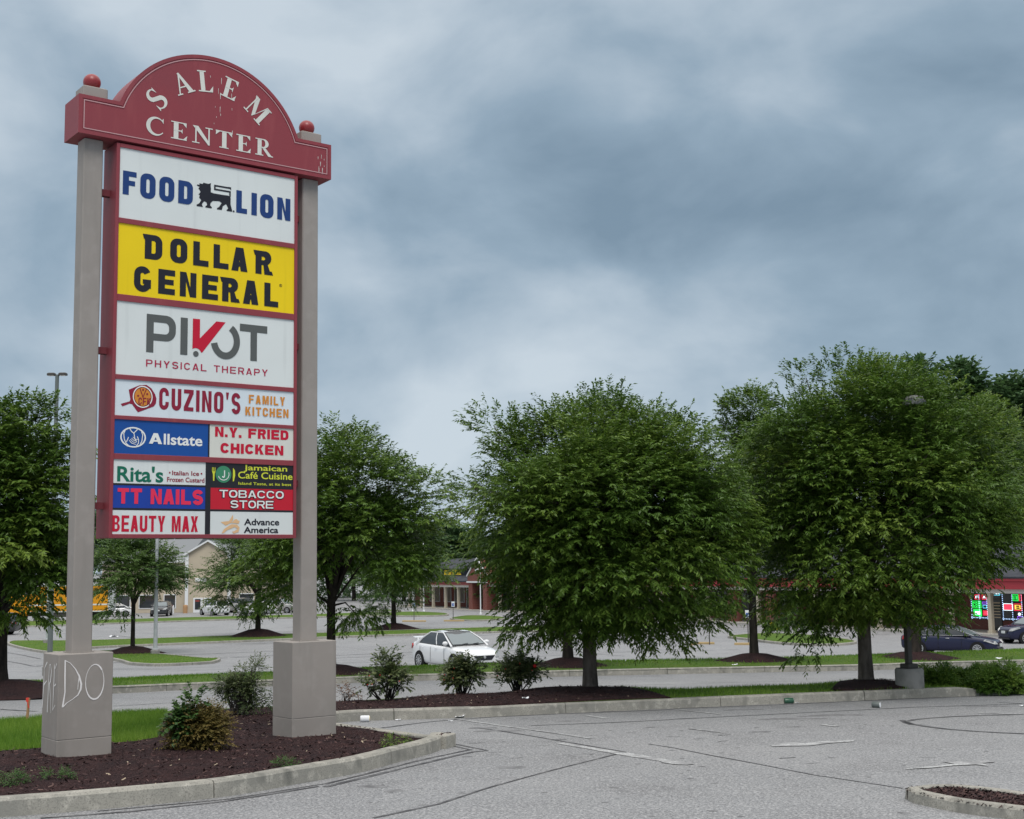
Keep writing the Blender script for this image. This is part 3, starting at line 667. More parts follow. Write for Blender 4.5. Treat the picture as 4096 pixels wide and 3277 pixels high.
# serif capitals of the header
def serif(ch):
    tk, th = .215, .058; P = []; rect = lambda x0,y0,x1,y1: P.append([[(x0,y0),(x1,y0),(x1,y1),(x0,y1)]])
    tri = lambda *p: P.append([list(p)])
    if ch in 'ELTNRM' or ch == 'I': pass
    if ch == 'E':
        rect(.12,0,.12+tk,1); rect(0,0,.72,th); rect(0,1-th,.70,1); rect(.12,.5-th/2,.50,.5+th/2)
        tri((.74,.28),(.70,0),(.56,th)); tri((.70,.74),(.70,1),(.54,1-th)); tri((.52,.64),(.52,.36),(.44,.5)); return P, .76
    if ch == 'L':
        rect(.12,0,.12+tk,1); rect(0,0,.70,th); rect(0,1-th,.43,1); tri((.74,.30),(.70,0),(.54,th)); return P, .76
    if ch == 'T':
        rect(.31,0,.31+tk,1); rect(.18,0,.63,th); rect(0,1-th,.80,1); tri((.0,.72),(.02,1),(.2,1-th)); tri((.80,.72),(.78,1),(.6,1-th)); return P, .80
    if ch == 'N':
        rect(.13,0,.13+.06,1); rect(0,0,.32,th); rect(.70,0,.76,1); rect(.57,1-th,.89,1); P.append([[(.02,1),(.26,1),(.76,.12),(.76,-.02),(.70,-.02)]]); return P, .89
    if ch == 'M':
        rect(.12,0,.18,1); rect(0,0,.30,th); rect(.80,0,.80+tk,1); rect(.70,0,1.10,th); rect(.80,1-th,1.10,1)
        P.append([[(.02,1),(.28,1),(.60,.22),(.52,.02)]]); P.append([[(.52,.02),(.57,.14),(.86,1),(.80,1)]]); return P, 1.1
    if ch == 'A':
        P.append([[(.08,0),(.14,0),(.44,.86),(.44,1),(.40,1)]]); P.append([[(.36,.98),(.46,1.0),(.86,0),(.63,0)]]); rect(.22,.30,.62,.30+th); rect(0,0,.27,th); rect(.53,0,.93,th); return P, .93
    if ch == 'R':
        rect(.12,0,.12+tk,1); rect(0,0,.43,th); rect(0,1-th,.4,1)
        P.append(stroke([(.25,.975)]+arc(.42,.735,.20,.24,80,-80,10)+[(.25,.495)], lambda k: .05+.13*math.sin(math.pi*k)**1.5)); P.append([[(.34,.5),(.52,.5),(.92,0),(.70,0)]]); rect(.7,0,.95,th); return P, .92
    if ch == 'C':
        P.append(stroke(arc(.46,.5,.40,.485,42,322,26), lambda k: .045+.15*math.sin(math.pi*min(1,k*1.0))**1.6)); tri((.80,.70),(.80,1),(.70,.88)); return P, .84
    if ch == 'S':
        P.append(stroke(arc(.33,.745,.23,.23,35,90,6)+arc(.33,.745,.24,.23,90,225,9)[1:]+arc(.33,.255,.26,.23,45,-90,11)+arc(.33,.255,.28,.235,-90,-150,6)[1:], lambda k: .05+.15*math.sin(math.pi*k)**2)); tri((.54,.68),(.56,1),(.46,.90)); tri((.06,.34),(.02,0),(.14,.09)); return P, .62

# ------------------------------------------------------------------ the pylon sign
ZB = terr(15.8)+.02
sign = thing('pylon_sign', (-3.8763,16.3181,ZB), 'tall maroon shopping centre sign with arched header and stacked panels on two taupe posts', 'sign', rz=.6532)
zl_ = lambda z: z+CAMZ-ZB
PX, BW, BD, BT, BS = 1.4656, .314, .2655, -.9188, -1.8639
HW, HD, HZT, HZB, CF = 1.703, .241, 5.6389, 5.1624, -.2213
for sd_ in (-1, 1):
    b = MB(); cx = sd_*PX
    b.bbox((cx-BW,-BD,zl_(-2.6)), (cx+BW,BD,zl_(BS)-.004), .006); b.box((cx-BW+.006,-BD+.006,zl_(BS)-.02), (cx+BW-.006,BD-.006,zl_(BS)+.02))
    b.bbox((cx-BW,-BD,zl_(BS)+.004), (cx+BW,BD,zl_(BT)), .008)
    base = b.build('base', M['stucco'], sign)
    b = MB(); b.bbox((cx-.117,-.115,zl_(BT)+.001), (cx+.117,.115,zl_(HZB)-.002), .012); b.box((cx-.135,-.133,zl_(BT)+.001), (cx+.135,.133,zl_(BT)+.012))
    b.build('post', M['stucco'], sign)
    if sd_ < 0:                                     # chalk-white writing on two faces of the left base
        gm = MB(); zt = zl_(BT)
        def gs(P, wd, face, k):
            for pc in [stroke(P, lambda s: wd*(.75+.4*math.sin(9*s+k)))]:
                if face == 'f': gm.poly(pc, lambda a,c: (cx-BW+a, -BD-.003-.0005*k, zt+c))
                else: gm.poly(pc, lambda a,c: (cx-BW-.003-.0005*k, BD-a, zt+c))
        W2 = 2*BD
        for k, P in enumerate(([(.02,-.62),(.05,-.36),(.06,-.18),(.1,-.14),(.15,-.1)],[(.06,-.36),(.15,-.31)],[(.2,-.66),(.22,-.3),(.235,-.13),(.27,-.12),(.31,-.2),(.28,-.31),(.25,-.34),(.3,-.5),(.32,-.66)],[(.48,-.1),(.43,-.16),(.41,-.13),(.40,-.36),(.38,-.62),(.46,-.56)],[(.40,-.36),(.47,-.33)])): gs(P, .021, 's', k)
        gs([(.072,-.068),(.074,-.25),(.078,-.42),(.055,-.585)], .02, 'f', 0)
        gs([(.058,-.58),(.10,-.54),(.17,-.50),(.225,-.46),(.255,-.40),(.26,-.34),(.235,-.25),(.19,-.17),(.13,-.10),(.066,-.066)], .019, 'f', 3)
        gs([(.236,-.27),(.225,-.33),(.222,-.40)], .013, 'f', 1)
        gs(circ(.415,-.325,.106,.195,26)[3:]+circ(.415,-.325,.106,.195,26)[:4], .016, 'f', 2)
        gm.build('graffiti', M['i_graf'], base, fixn=False)
# header
hdr = MB(); AR, AC = 1.285, 5.192
a0 = math.degrees(math.asin((HZT-AC)/AR))
outl = [(-HW,HZB),(HW,HZB),(HW,HZT)]+arc(0,AC,AR,AR,a0,180-a0,44)+[(-HW,HZT)]
hdr.prism(outl, lambda a,c: (a,-HD,zl_(c)), lambda a,c: (a,HD,zl_(c)))
# thin returned edge all round the front face
def inset_out(d):
    ai = AR-d; k = math.degrees(math.asin((HZT-d-AC)/ai)); return [(-HW+d,HZB+d),(HW-d,HZB+d),(HW-d,HZT-d)]+arc(0,AC,ai,ai,k,180-k,44)+[(-HW+d,HZT-d)]
header = hdr.build('header', M['maroon'], sign)
lip = MB(); y_ = -HD-.006
lip.poly([outl, inset_out(.045)], lambda a,c: (a,y_,zl_(c)))
n_o = len(outl); lip.add([(p[0],y_,zl_(p[1])) for p in outl]+[(p[0],-HD+.001,zl_(p[1])) for p in outl], [(i,(i+1)%n_o,n_o+(i+1)%n_o,n_o+i) for i in range(n_o)])
lip.build('trim', M['maroon'], header)
A_ = Art(-HD-.0075); A_.y = -HD-.0075
o_, i_ = inset_out(.060), inset_out(.071)
A_.piece([[(p[0],zl_(p[1])) for p in o_],[(p[0],zl_(p[1])) for p in i_]]).build('pinstripe', 'i_pin', header)
A_ = Art(-HD-.004)
def put(ch, cx, cz, h, rot, wd=None):
    P, W = serif(ch); s_ = h; c_, n_ = math.cos(R(rot)), math.sin(R(rot)); kx = (wd/(W*h)) if wd else 1
    for pc in P: A_.piece([[(cx+(x-W/2)*s_*kx*c_-(z-.5)*s_*n_, zl_(cz)+(x-W/2)*s_*kx*n_+(z-.5)*s_*c_) for x,z in l] for l in pc])
for ch, a in (('S',143),('A',116),('L',96.5),('E',75.5),('M',48.5)): put(ch, .935*math.cos(R(a)), AC+.012+.935*math.sin(R(a)), .272, a-90)
for ch, x0, x1 in (('C',-.862,-.64),('E',-.552,-.333),('N',-.275,0),('T',.04,.267),('E',.323,.533),('R',.59,.834)): put(ch, (x0+x1)/2, 5.421, .222, 0, x1-x0)
A_.build('lettering', 'cream', header)
A_ = Art(-HD-.002); rr2 = random.Random(3)
for k in range(26):                                 # flaked paint runs
    x = rr2.choice((rr2.gauss(.12,.12), rr2.gauss(.12,.1), rr2.uniform(1.50,1.62))); z = rr2.uniform(5.55,6.25) if x < 1.4 else rr2.uniform(5.28,5.5); l = rr2.uniform(.01,.09); ww = rr2.uniform(.0015,.005)
    A_.piece([[(x-ww,zl_(z)),(x+ww,zl_(z-.003)),(x+ww*.5,zl_(z-l)),(x-ww*.6,zl_(z-l))]])
A_.build('paint_chips', 'cream', header)
for sd_ in (-1, 1):
    b = MB(); b.bbox((sd_*PX-.15,-.14,zl_(HZT)-.01), (sd_*PX+.15,.14,zl_(5.80)), .01); fb = b.build('finial_block', M['stucco'], sign)
    b = MB(); b.ball((sd_*PX,0,zl_(5.80)+.095), .105, 14); b.build('finial_ball', M['ballred'], fb, smooth=True)
# cabinet with raised rails
ZT, ZBt = 5.1363, .3889
cab = MB(); cab.box((-1.22,CF+.03,zl_(ZBt)), (1.22,.20,zl_(ZT)))
def rail(x0, x1, z0, z1): cab.bbox((x0,CF,zl_(z0)), (x1,CF+.031,zl_(z1)), .004)
rail(-1.22,-1.178,ZBt,ZT); rail(1.178,1.22,ZBt,ZT); rail(-1.178,1.178,5.088,ZT); rail(-1.178,1.178,ZBt,.4328)
for z0, z1 in ((4.155,4.217),(3.205,3.285),(2.262,2.318),(1.785,1.83),(1.312,1.378)): rail(-1.178,1.178,z0,z1)
cabinet = cab.build('cabinet', M['maroon'], sign)
b = MB(); b.box((-.02,CF+.012,zl_(.4328)), (.047,CF+.031,zl_(1.312))); b.box((.008,CF+.012,zl_(1.378)), (.026,CF+.031,zl_(1.785)))
for z0, z1 in ((1.006,1.03),(.715,.74)): b.box((-1.178,CF+.014,zl_(z0)), (-.02,CF+.031,zl_(z1))); b.box((.047,CF+.014,zl_(z0)), (1.178,CF+.031,zl_(z1)))
b.build('divider_bar', M['p_black'], cabinet)
for sd_ in (-1, 1):
    for z in (4.55, 2.62, .77) if sd_ < 0 else (4.62, 2.9, 1.1):
        b = MB(); x0, x1 = (-PX+.115, -1.218) if sd_ < 0 else (1.218, PX-.115)
        b.box((x0,-.02,zl_(z)-.04), (x1,.06,zl_(z)+.04)); b.box((x0-(.0 if sd_<0 else .012),-.05,zl_(z)-.055), (x0+(.012 if sd_<0 else .0),.09,zl_(z)+.055)); b.build('bracket', M['maroon_dark'], sign)
PY = CF+.016
def panel(x0, x1, z0, z1, m_, lab):
    b = MB(); b.box((x0,PY,zl_(z0)), (x1,CF+.0305,zl_(z1))); o = b.build('panel', M[m_], sign); o['label'] = lab; return o
AY = PY-.003
Z = lambda *a: tuple(zl_(v) for v in a)
# 1 supermarket
p1 = panel(-1.178,1.178,4.217,5.088,'p_white','white panel with navy words either side of a black lion emblem')
a = Art(AY)
for ch, x0, x1 in (('F',-1.135,-.965),('O',-.917,-.723),('O',-.676,-.481),('D',-.430,-.238),('L',.350,.500),('I',.561,.637),('O',.682,.874),('N',.928,1.117)):
    h = 4.807-4.513; ww = (x1-x0)/h; t = .076/h
    lo, hi = (4.505,4.818) if ch == 'O' else (4.513,4.807)
    for pc in block(ch, ww if ch != 'L' else ww/.92, t): a.piece([[(x0+p[0]*h, zl_(lo+p[1]*(hi-lo))) for p in l] for l in pc])
a.build('lettering','i_navy',p1)
a = Art(AY); zz = lambda L_: [[(x, zl_(z)) for x,z in L_]]
a.piece(zz([(-.186,4.512),(-.186,4.53),(-.150,4.555),(-.125,4.60),(-.155,4.625),(-.145,4.66),(-.165,4.665),(-.135,4.70),(-.150,4.725),(-.165,4.74),(-.15,4.765),(-.185,4.775),(-.184,4.79),(-.15,4.79),(-.155,4.81),(-.11,4.808),(-.10,4.826),(-.03,4.822),(.002,4.838),(-.002,4.80),(.003,4.765),(.0,4.72),(.04,4.712),(.17,4.712),(.24,4.715),(.272,4.69),(.272,4.60),(.29,4.545),(.298,4.513),(.215,4.513),(.222,4.53),(.24,4.548),(.21,4.60),(.165,4.565),(.16,4.535),(.15,4.513),(.085,4.513),(.09,4.53),(.115,4.548),(.15,4.605),(.117,4.622),(.03,4.612),(.0,4.58),(-.005,4.548),(.018,4.53),(.015,4.513),(-.07,4.513),(-.068,4.53),(-.045,4.548),(-.055,4.58),(-.085,4.59),(-.11,4.56),(-.115,4.54),(-.1,4.513)]))
a.piece(stroke([(.262,zl_(4.815)),(.055,zl_(4.815)),(.055,zl_(4.767)),(.262,zl_(4.767)),(.262,zl_(4.70))], .021))
a.piece(zz([(.240,4.828),(.276,4.828),(.276,4.788)]))
a.piece([circ(.315,zl_(4.522),.012)]); a.build('logo','i_black',p1)
# 2 yellow
p2 = panel(-1.178,1.178,3.285,4.155,'p_yellow','yellow panel with two lines of heavy black capitals')
a = Art(AY)
def dg(txt, xs, z0, z1, wd):
    for ch, x in zip(txt, xs):
        h = z1-z0; t = .086/h
        for pc in block(ch, wd/h, t): a.piece([[(x+p[0]*h, zl_(z0+p[1]*h)) for p in l] for l in pc])
        sl = {'D':[(-.03,1)],'R':[(-.03,1)],'L':[], 'A':[]}.get(ch, [])
        for sx_, k in sl: a.piece(zz([(x+sx_,z1),(x+.02,z1),(x+.02,z1-.075),(x-.012,z1-.06)]))
        if ch == 'R': a.piece(zz([(x+wd-.05,z0),(x+wd+.028,z0),(x+wd+.01,z0+.05),(x+wd-.06,z0+.05)]))
dg('DOLLAR', (-.845,-.522,-.222,.049,.292,.625), 3.757,4.062, .222)
dg('GENERAL', (-.975,-.668,-.390,-.100,.170,.455,.752), 3.347,3.655, .215)
a.piece([circ(.985,zl_(3.642),.02), circ(.985,zl_(3.642),.015)]); a.piece(stroke([(.979,zl_(3.633)),(.979,zl_(3.651)),(.99,zl_(3.647)),(.981,zl_(3.642)),(.991,zl_(3.633))],.003)); a.build('lettering','i_black',p2)
# 3 therapy
p3 = panel(-1.178,1.178,2.318,3.205,'p_white','white panel with a grey word, a red tick letter and a line of thin wine capitals')
a = Art(AY)
a.piece([[(-.805,zl_(2.615)),(-.715,zl_(2.615)),(-.715,zl_(2.765))]+arc(-.56,zl_(2.892),.127,.127,-90,0,7)+arc(-.56,zl_(2.956),.127,.127,0,90,7)+[(-.805,zl_(3.083))], rrect(-.715,zl_(2.85),-.52,zl_(2.99),.05,4,(1,0,0,1))])
a.piece(zz([(-.372,2.622),(-.280,2.622),(-.280,3.083),(-.372,3.083)])); a.piece([circ(-.169,zl_(2.647),.036)])
a.piece(stroke(arc(.222,zl_(2.845),.155,.19,62,-168,26), .085))
a.piece(zz([(.565,2.622),(.655,2.622),(.655,2.99),(.798,2.99),(.798,3.085),(.417,3.085),(.417,2.99),(.565,2.99)])); a.build('lettering','i_grey',p3)
a = Art(AY); a.piece([[(-.213,zl_(3.085)),(-.119,zl_(3.085)),(-.119,zl_(2.845)),(.097,zl_(3.080)),(.222,zl_(3.080)),(-.087,zl_(2.668))]+arc(-.169,zl_(2.647),.072,.072,20,130,6)]); a.build('tick_letter','i_red',p3)
a = Art(AY); a.text('PHYSICAL THERAPY',-.803,.808,*Z(2.44,2.526),w=.80,t=.17,gap=.28); a.build('small_lettering','i_crim',p3)
# 4 family kitchen
p4 = panel(-1.178,1.178,1.83,2.262,'p_pale','pale panel with tall wine capitals, orange words and a pizza peel logo')
lx = lambda X, Y: (-1.176+X/1916*1.18, zl_(2.262-(Y-100-X*.032)/735*.435))      # from an enlarged look at the logo
a = Art(AY); a.piece([[lx(*p) for p in ((115,600),(290,545),(305,500),(268,310),(470,215),(620,195),(720,260),(800,380),(830,470),(820,570),(780,630),(460,762),(340,600),(290,590),(150,650))]]); 
a.build('logo_peel','i_wine',p4); a = Art(AY)
a.text("CUZINO'S",-.632,.436,*Z(1.932,2.196),w=.58,t=.21,gap=.155); a.build('lettering','i_wine',p4)
a = Art(AY-.004); c_ = lx(548,445); rx_, rz_ = .123, .132
a.piece([circ(*c_,rx_,rz_), circ(*c_,rx_*.90,rz_*.90)]); a.build('logo_ring','i_white',p4)
a = Art(AY-.004); a.piece([circ(*c_,rx_*.82,rz_*.82)]); a.build('logo_disc','i_orange',p4)
a = Art(AY-.004); a.text('FAMILY',.548,1.054,*Z(2.078,2.188),w=.62,t=.21,gap=.2); a.text('KITCHEN',.501,1.105,*Z(1.925,2.034),w=.62,t=.21,gap=.18); a.build('lettering','i_orange',p4)
a = Art(AY-.007); 
for X, Y in ((455,425),(552,300),(635,385)): a.piece([circ(*lx(X,Y),.012)])
a.piece(stroke([lx(485,265),lx(550,450),lx(620,275)], .009)); a.text('CFK',c_[0]-.055,c_[0]+.095,c_[1]-.095,c_[1]-.01,w=.55,t=.17,gap=.15,shear=.05); a.build('logo_details','i_wine',p4)
# 5 insurance / chicken
p5 = panel(-1.178,.008,1.378,1.785,'p_blue','blue panel with a white word and cupped hands in a ring')
a = Art(AY); cx_, cz_ = -.945, zl_(1.578)
a.piece([circ(cx_,cz_,.158,.123), circ(cx_,cz_,.140,.106)])
def ln(P, t=.010): a.piece(stroke([(cx_+x*.0083, cz_+z*.0065) for x,z in P], t))
ln([(-12,12),(-14,6),(-13,-4),(-11,-10),(-9,-13)]); ln([(12,12),(14,5),(13,-6),(10,-14)]); ln([(-6,17),(-3,11),(1,7),(2,0),(3,-4),(5,-8)]); ln([(1,8),(4,12),(7,16)]); ln([(-9,-13),(-5,-17),(0,-18),(5,-16),(8,-10),(8,-4),(6,2)]); ln([(-10,-9),(-8,-4),(-7,0)])
for k in range(4): ln([(-6+k*1.8,-6+k*2.2),(-2+k*1.6,-11+k*2.6),(4+k*.9,-13+k*3)], .007)
a.text('A',-.750,-.585,*Z(1.512,1.640),w=.9,t=.24); a.font('llstate',-.565,-.068,*Z(1.507,1.640),off=.022); a.build('lettering','i_white',p5)
p6 = panel(.026,1.178,1.378,1.785,'p_cream','cream panel with two lines of bold red capitals about fried chicken')
a = Art(AY); a.text('N.Y. FRIED',.098,1.108,*Z(1.637,1.760),w=.84,t=.29,gap=.13); a.text('CHICKEN',.171,1.036,*Z(1.438,1.562),w=.86,t=.29,gap=.13); a.build('lettering','i_red',p6)
# 6 lower stack
p7 = panel(-1.178,-.02,1.03,1.312,'p_white','white panel with a green word and small maroon lines about ice and custard')
a = Art(AY); a.font("Rita's",-1.130,-.563,*Z(1.048,1.238),off=.022); a.build('lettering','i_green',p7)
a = Art(AY); a.font('Italian Ice',-.452,-.105,*Z(1.143,1.198),off=.02); a.font('Frozen Custard',-.515,-.035,*Z(1.062,1.120),off=.02); a.piece([circ(-.482,zl_(1.172),.011)]); a.piece([circ(-.075,zl_(1.172),.011)]); a.build('small_lettering','i_maroon',p7)
p8 = panel(-1.178,-.02,.74,1.006,'p_blue2','blue panel with chunky pink red capitals about nails')
a = Art(AY); a.text('TT NAILS',-1.12,-.05,*Z(.790,.972),w=.82,t=.28,gap=.12); a.build('lettering','i_pink',p8)
p9 = panel(-1.178,-.02,.4328,.715,'p_white','white panel with narrow red capitals cut off by the left frame')
a = Art(AY); a.text('BEAUTY MAX',-1.177,-.112,*Z(.462,.652),w=.58,t=.20,gap=.12); a.build('lettering','i_red',p9)
p10 = panel(.047,1.178,1.03,1.312,'p_black','black panel with lime lettering, fork, knife and green disc')
a = Art(AY); a.font('Jamaican',.488,1.092,*Z(1.212,1.302),off=.014); a.font('Café Cuisine',.412,1.168,*Z(1.128,1.215),off=.014); a.font('Island Taste, at its best',.418,1.151,*Z(1.045,1.085),off=.01)
for k in (-1,0,1): a.piece(zz([(.085+k*.018-.004,1.20),(.085+k*.018+.004,1.20),(.085+k*.018+.004,1.255),(.085+k*.018-.004,1.255)]))
a.piece(zz([(.063,1.205),(.107,1.205),(.098,1.175),(.094,1.09),(.078,1.09),(.074,1.175)])); a.piece(zz([(.340,1.09),(.356,1.09),(.372,1.165),(.368,1.225),(.342,1.258)])); a.build('lettering','i_lime',p10)
a = Art(AY); a.piece([circ(.216,zl_(1.173),.105)]); a.build('disc','i_teal',p10)
a = Art(AY-.003); a.text('J',.195,.235,*Z(1.13,1.222),w=.5,t=.17); a.piece(stroke(arc(.216,zl_(1.173),.072,.072,200,380,16),.009)); a.build('disc_letter','i_white',p10)
p11 = panel(.047,1.178,.74,1.006,'p_red','red panel with two lines of white black edged capitals')
a = Art(AY); a.text('TOBACCO',.154,1.052,*Z(.878,.990),w=1.0,t=.30,gap=.05); a.text('STORE',.302,.908,*Z(.750,.864),w=1.0,t=.30,gap=.05); a.build('letter_edging','i_black',p11)
a = Art(AY-.0035); a.text('TOBACCO',.163,1.043,*Z(.887,.981),w=1.0,t=.19,gap=.13); a.text('STORE',.311,.899,*Z(.759,.855),w=1.0,t=.19,gap=.13); a.build('lettering','i_white',p11)
p12 = panel(.047,1.178,.4328,.715,'p_white','white panel with navy words beside a tan star')
a = Art(AY); a.font('Advance',.499,.985,*Z(.547,.630),off=.024); a.font('America',.496,.972,*Z(.450,.530),off=.024); a.build('lettering','i_black',p12)
a = Art(AY); sx = lambda L_: [[(.185+(x-1268)/235*.255, zl_(.678-(y-675)/215*.235)) for x,y in L_]]
for L_ in ([(1268,760),(1372,748),(1418,676),(1424,728),(1396,770),(1330,800)],[(1396,770),(1445,728),(1470,726),(1478,740),(1503,748),(1490,778),(1440,772)],[(1372,800),(1400,785),(1470,786),(1502,820),(1490,872),(1430,890),(1408,868),(1442,860),(1475,835),(1440,815),(1400,832),(1350,850),(1310,884),(1280,886),(1312,838)]): a.piece(sx(L_))
a.build('logo','i_tan',p12)
# ------------------------------------------------------------------ plants
def unit(a): return a/np.maximum(np.linalg.norm(a,axis=-1,keepdims=True),1e-9)
def sprays(r, P, D, Ls, n, ll, lw, droop=.22, spread=.8, hang=.45, tint=None):
    """leafy twigs: alternate leaves along a drooping twig; returns verts, quads, tint"""
    N = len(P); up = np.array([0,0,1.]); side = unit(np.cross(D, up)+1e-6)
    t = (np.arange(n)+.6)/n; t = t[None,:,None]*np.ones((N,1,1))
    Ls = np.asarray(Ls)[:,None,None]
    pos = P[:,None]+D[:,None]*t*Ls + up*(-droop*(t**2)*Ls)
    sgn = np.where(np.arange(n)%2 == 0, 1., -1.)[None,:,None]
    tang = unit(D[:,None]+up*(-2*droop*t))
    ld = unit(tang*.75+side[:,None]*sgn*spread+up*-hang+r.normal(0,.28,(N,n,3)))
    nr = unit(np.cross(ld, np.cross(up, ld))+r.normal(0,.35,(N,n,3)))
    wv = unit(np.cross(ld, nr)); l = ll*r.uniform(.65,1.2,(N,n,1)); wd = lw*r.uniform(.8,1.15,(N,n,1))/2
    a = pos; c = pos+ld*l+up*(-.12*l); mid = pos+ld*l*.42
    b = mid+wv*wd-nr*wd*.25; d = mid-wv*wd-nr*wd*.25
    V = np.stack([a,b,c,d],2).reshape(-1,3); M_ = N*n
    tt = (r.normal(.42,.13,(N,1)) if tint is None else tint[:,None])+r.normal(0,.10,(N,n)); tt = tt+.16*(np.arange(n)/n)[None]
    return V, np.arange(M_*4).reshape(-1,4), np.repeat(np.clip(tt,0,1).reshape(-1),4)
def tree(name, label, base, H0, cc, rad, trunk, n_sp, ll, lw, L_, leaf, bark, seed, extra=(), nclu=70, group=None, gaps=.25, flat=.85, nl=15, lean=(0,0), hang=.45, cat='tree', low=-.72, twig=True, nlimb=26, inner=.18):
    """base: foot point; cc: crown centre relative to the foot; rad: crown radii; clusters of leafy twigs fill the crown"""
    r = np.random.default_rng(seed); t = thing(name, base, label, cat, group)
    C = np.array(cc, float); RD = np.array(rad, float)
    # cluster centres: uneven shell plus an inner fill
    d = []
    i = 0
    while len(d) < nclu:
        z = 1-2*(i+.5)/(nclu*1.25); i += 1; a = i*2.39996+r.normal(0,.25)
        z = min(1,max(-1,z+r.normal(0,.06)))
        if z < low and r.random() < .8: 
            if i > nclu*3: break
            continue
        if i > nclu*1.25: z = r.uniform(low,1)
        s_ = math.sqrt(max(0,1-z*z)); d.append((s_*math.cos(a),s_*math.sin(a),z))
    d = np.array(d); k = r.uniform(.66,.98,len(d)); k[r.random(len(d))<inner] *= .6
    ctr = C+d*RD*k[:,None]; crad = r.uniform(.16,.27,len(d))*RD.mean()
    ctr = np.concatenate([ctr, np.array([e_[:3] for e_ in extra]).reshape(-1,3)]); crad = np.concatenate([crad, np.array([e_[3] for e_ in extra])])
    clt = r.normal(.40,.12,len(ctr))
    wgt = crad**2; wgt /= wgt.sum(); ci = r.choice(len(ctr), n_sp, p=wgt)
    u = unit(r.normal(0,1,(n_sp,3))); u[:,2] = np.abs(u[:,2])*1.1-.42; u = unit(u)
    rad_ = r.uniform(.25,1,(n_sp,1))**.6
    P = ctr[ci]+u*crad[ci][:,None]*rad_*np.array([1.15,1.15,flat])
    outw = unit((P-C)/RD); D = unit(outw*.65+u*.6+np.array([0,0,.12])+r.normal(0,.25,(n_sp,3)))
    hi_ = np.clip((P[:,2]-C[2])/RD[2],-1,1)
    D[:,2] += .35*np.clip(hi_,0,1)+.05*np.clip(-hi_,0,1); D = unit(D)
    V, Fq, T = sprays(r, P, D, L_*r.uniform(.6,1.35,n_sp), nl, ll, lw, hang=hang, tint=clt[ci])
    np_mesh('crown', V, Fq, leaf, t, T)
    # trunk with limbs
    b = MB(); H = Vector((lean[0],lean[1],H0)); th = trunk
    b.tube([Vector((0,0,-.15)),Vector((0,0,.02)),Vector((lean[0]*.15,lean[1]*.1,H0*.25)),Vector((lean[0]*.5,lean[1]*.4,H0*.6)),H], [th*1.5,th*1.22,th*1.02,th*.95,th*.98], 12)
    tops = []
    for k in range(6):
        a = k*1.047+r.uniform(-.3,.3); e_ = Vector((C[0]+RD[0]*.42*math.cos(a), C[1]+RD[1]*.42*math.sin(a), C[2]+RD[2]*r.uniform(-.05,.3)))
        m_ = H.lerp(e_,.5)+Vector((0,0,.12*RD[2])); b.tube([H-Vector((0,0,.12)),H.lerp(m_,.5)+Vector((0,0,.05)),m_,e_], [th*.62,th*.5,th*.36,th*.14], 7); tops.append((m_,e_))
    for k in r.choice(len(ctr), min(nlimb,len(ctr)), replace=False):
        c_ = Vector(ctr[k]); s_ = min((p for tp in tops for p in tp), key=lambda p: (p-c_).length)
        md = s_.lerp(c_,.5)+Vector((0,0,.08*RD[2])); b.tube([s_,md,c_], [th*.2,th*.13,th*.05], 5)
    for k in range(len(ctr)-len(extra), len(ctr)):
        c_ = Vector(ctr[k]); b.tube([H-Vector((0,0,.2)), H.lerp(c_,.5)+Vector((0,0,.15)), c_], [th*.3,th*.18,th*.06], 6)
    b.build('trunk', bark, t, smooth=True)
    return t
def PXM(d): return F/S2/d              # reduced-photo units per metre at depth d
def px_tree(name, label, tx, ty, d, cx, cy, rx, rz, trunk, ry=None, extra=(), dz=0., H0=None, **k):
    """tree given by its foot and crown in the photograph and its distance"""
    b = at(tx*S2, ty*S2, d); s_ = PXM(d); c = at(cx*S2, cy*S2, d)-b
    rxm, rzm = rx/s_, rz/s_; ex = []
    for x, y, r_, *dd_ in extra:
        dd_ = dd_[0] if dd_ else -.3; e_ = at(x*S2, y*S2, d)-b; ex.append((e_.x, dd_, e_.z, r_/s_))
    return tree(name, label, b, H0 or max(.8,(c.z-rzm*.62)), (c.x, 0, c.z), (rxm, ry or rxm, rzm), trunk, extra=ex, **k)
near = dict(ll=.095, lw=.034, L_=.25, hang=.22, inner=.3, leaf=M['leaf'], bark=M['bark'], nl=12)
d1 = t1.y; d2 = t2.y
px_tree('street_tree','broad bushy leafed tree rising from the mulch bed right of the rose bushes', 1243,1456,d1, 1283,1100,285,262,.125, n_sp=23500, seed=3, nclu=210,
        extra=((1150,1290,70),(1100,1330,45),(1340,1310,80),(1400,1345,45),(1450,1300,60),(1240,1290,70),(1510,1210,60),(1000,1030,40),(1040,900,55),(1540,1120,55),(1390,1290,60),(1180,1330,45),(1243,1300,70,-.8),(1290,1320,60,-.6),(1200,1300,60,-.8),(1110,1255,68,-.6),(1190,1255,78,-1.1),(1285,1260,80,-1.3),(1380,1255,80,-1.1),(1465,1245,70,-.6),(1330,1215,75,-1.8),(1230,1215,75,-1.8),(1243,1290,70,.6),(1340,1280,70,.6),(1150,1270,60,.5)), low=-.97, **near)
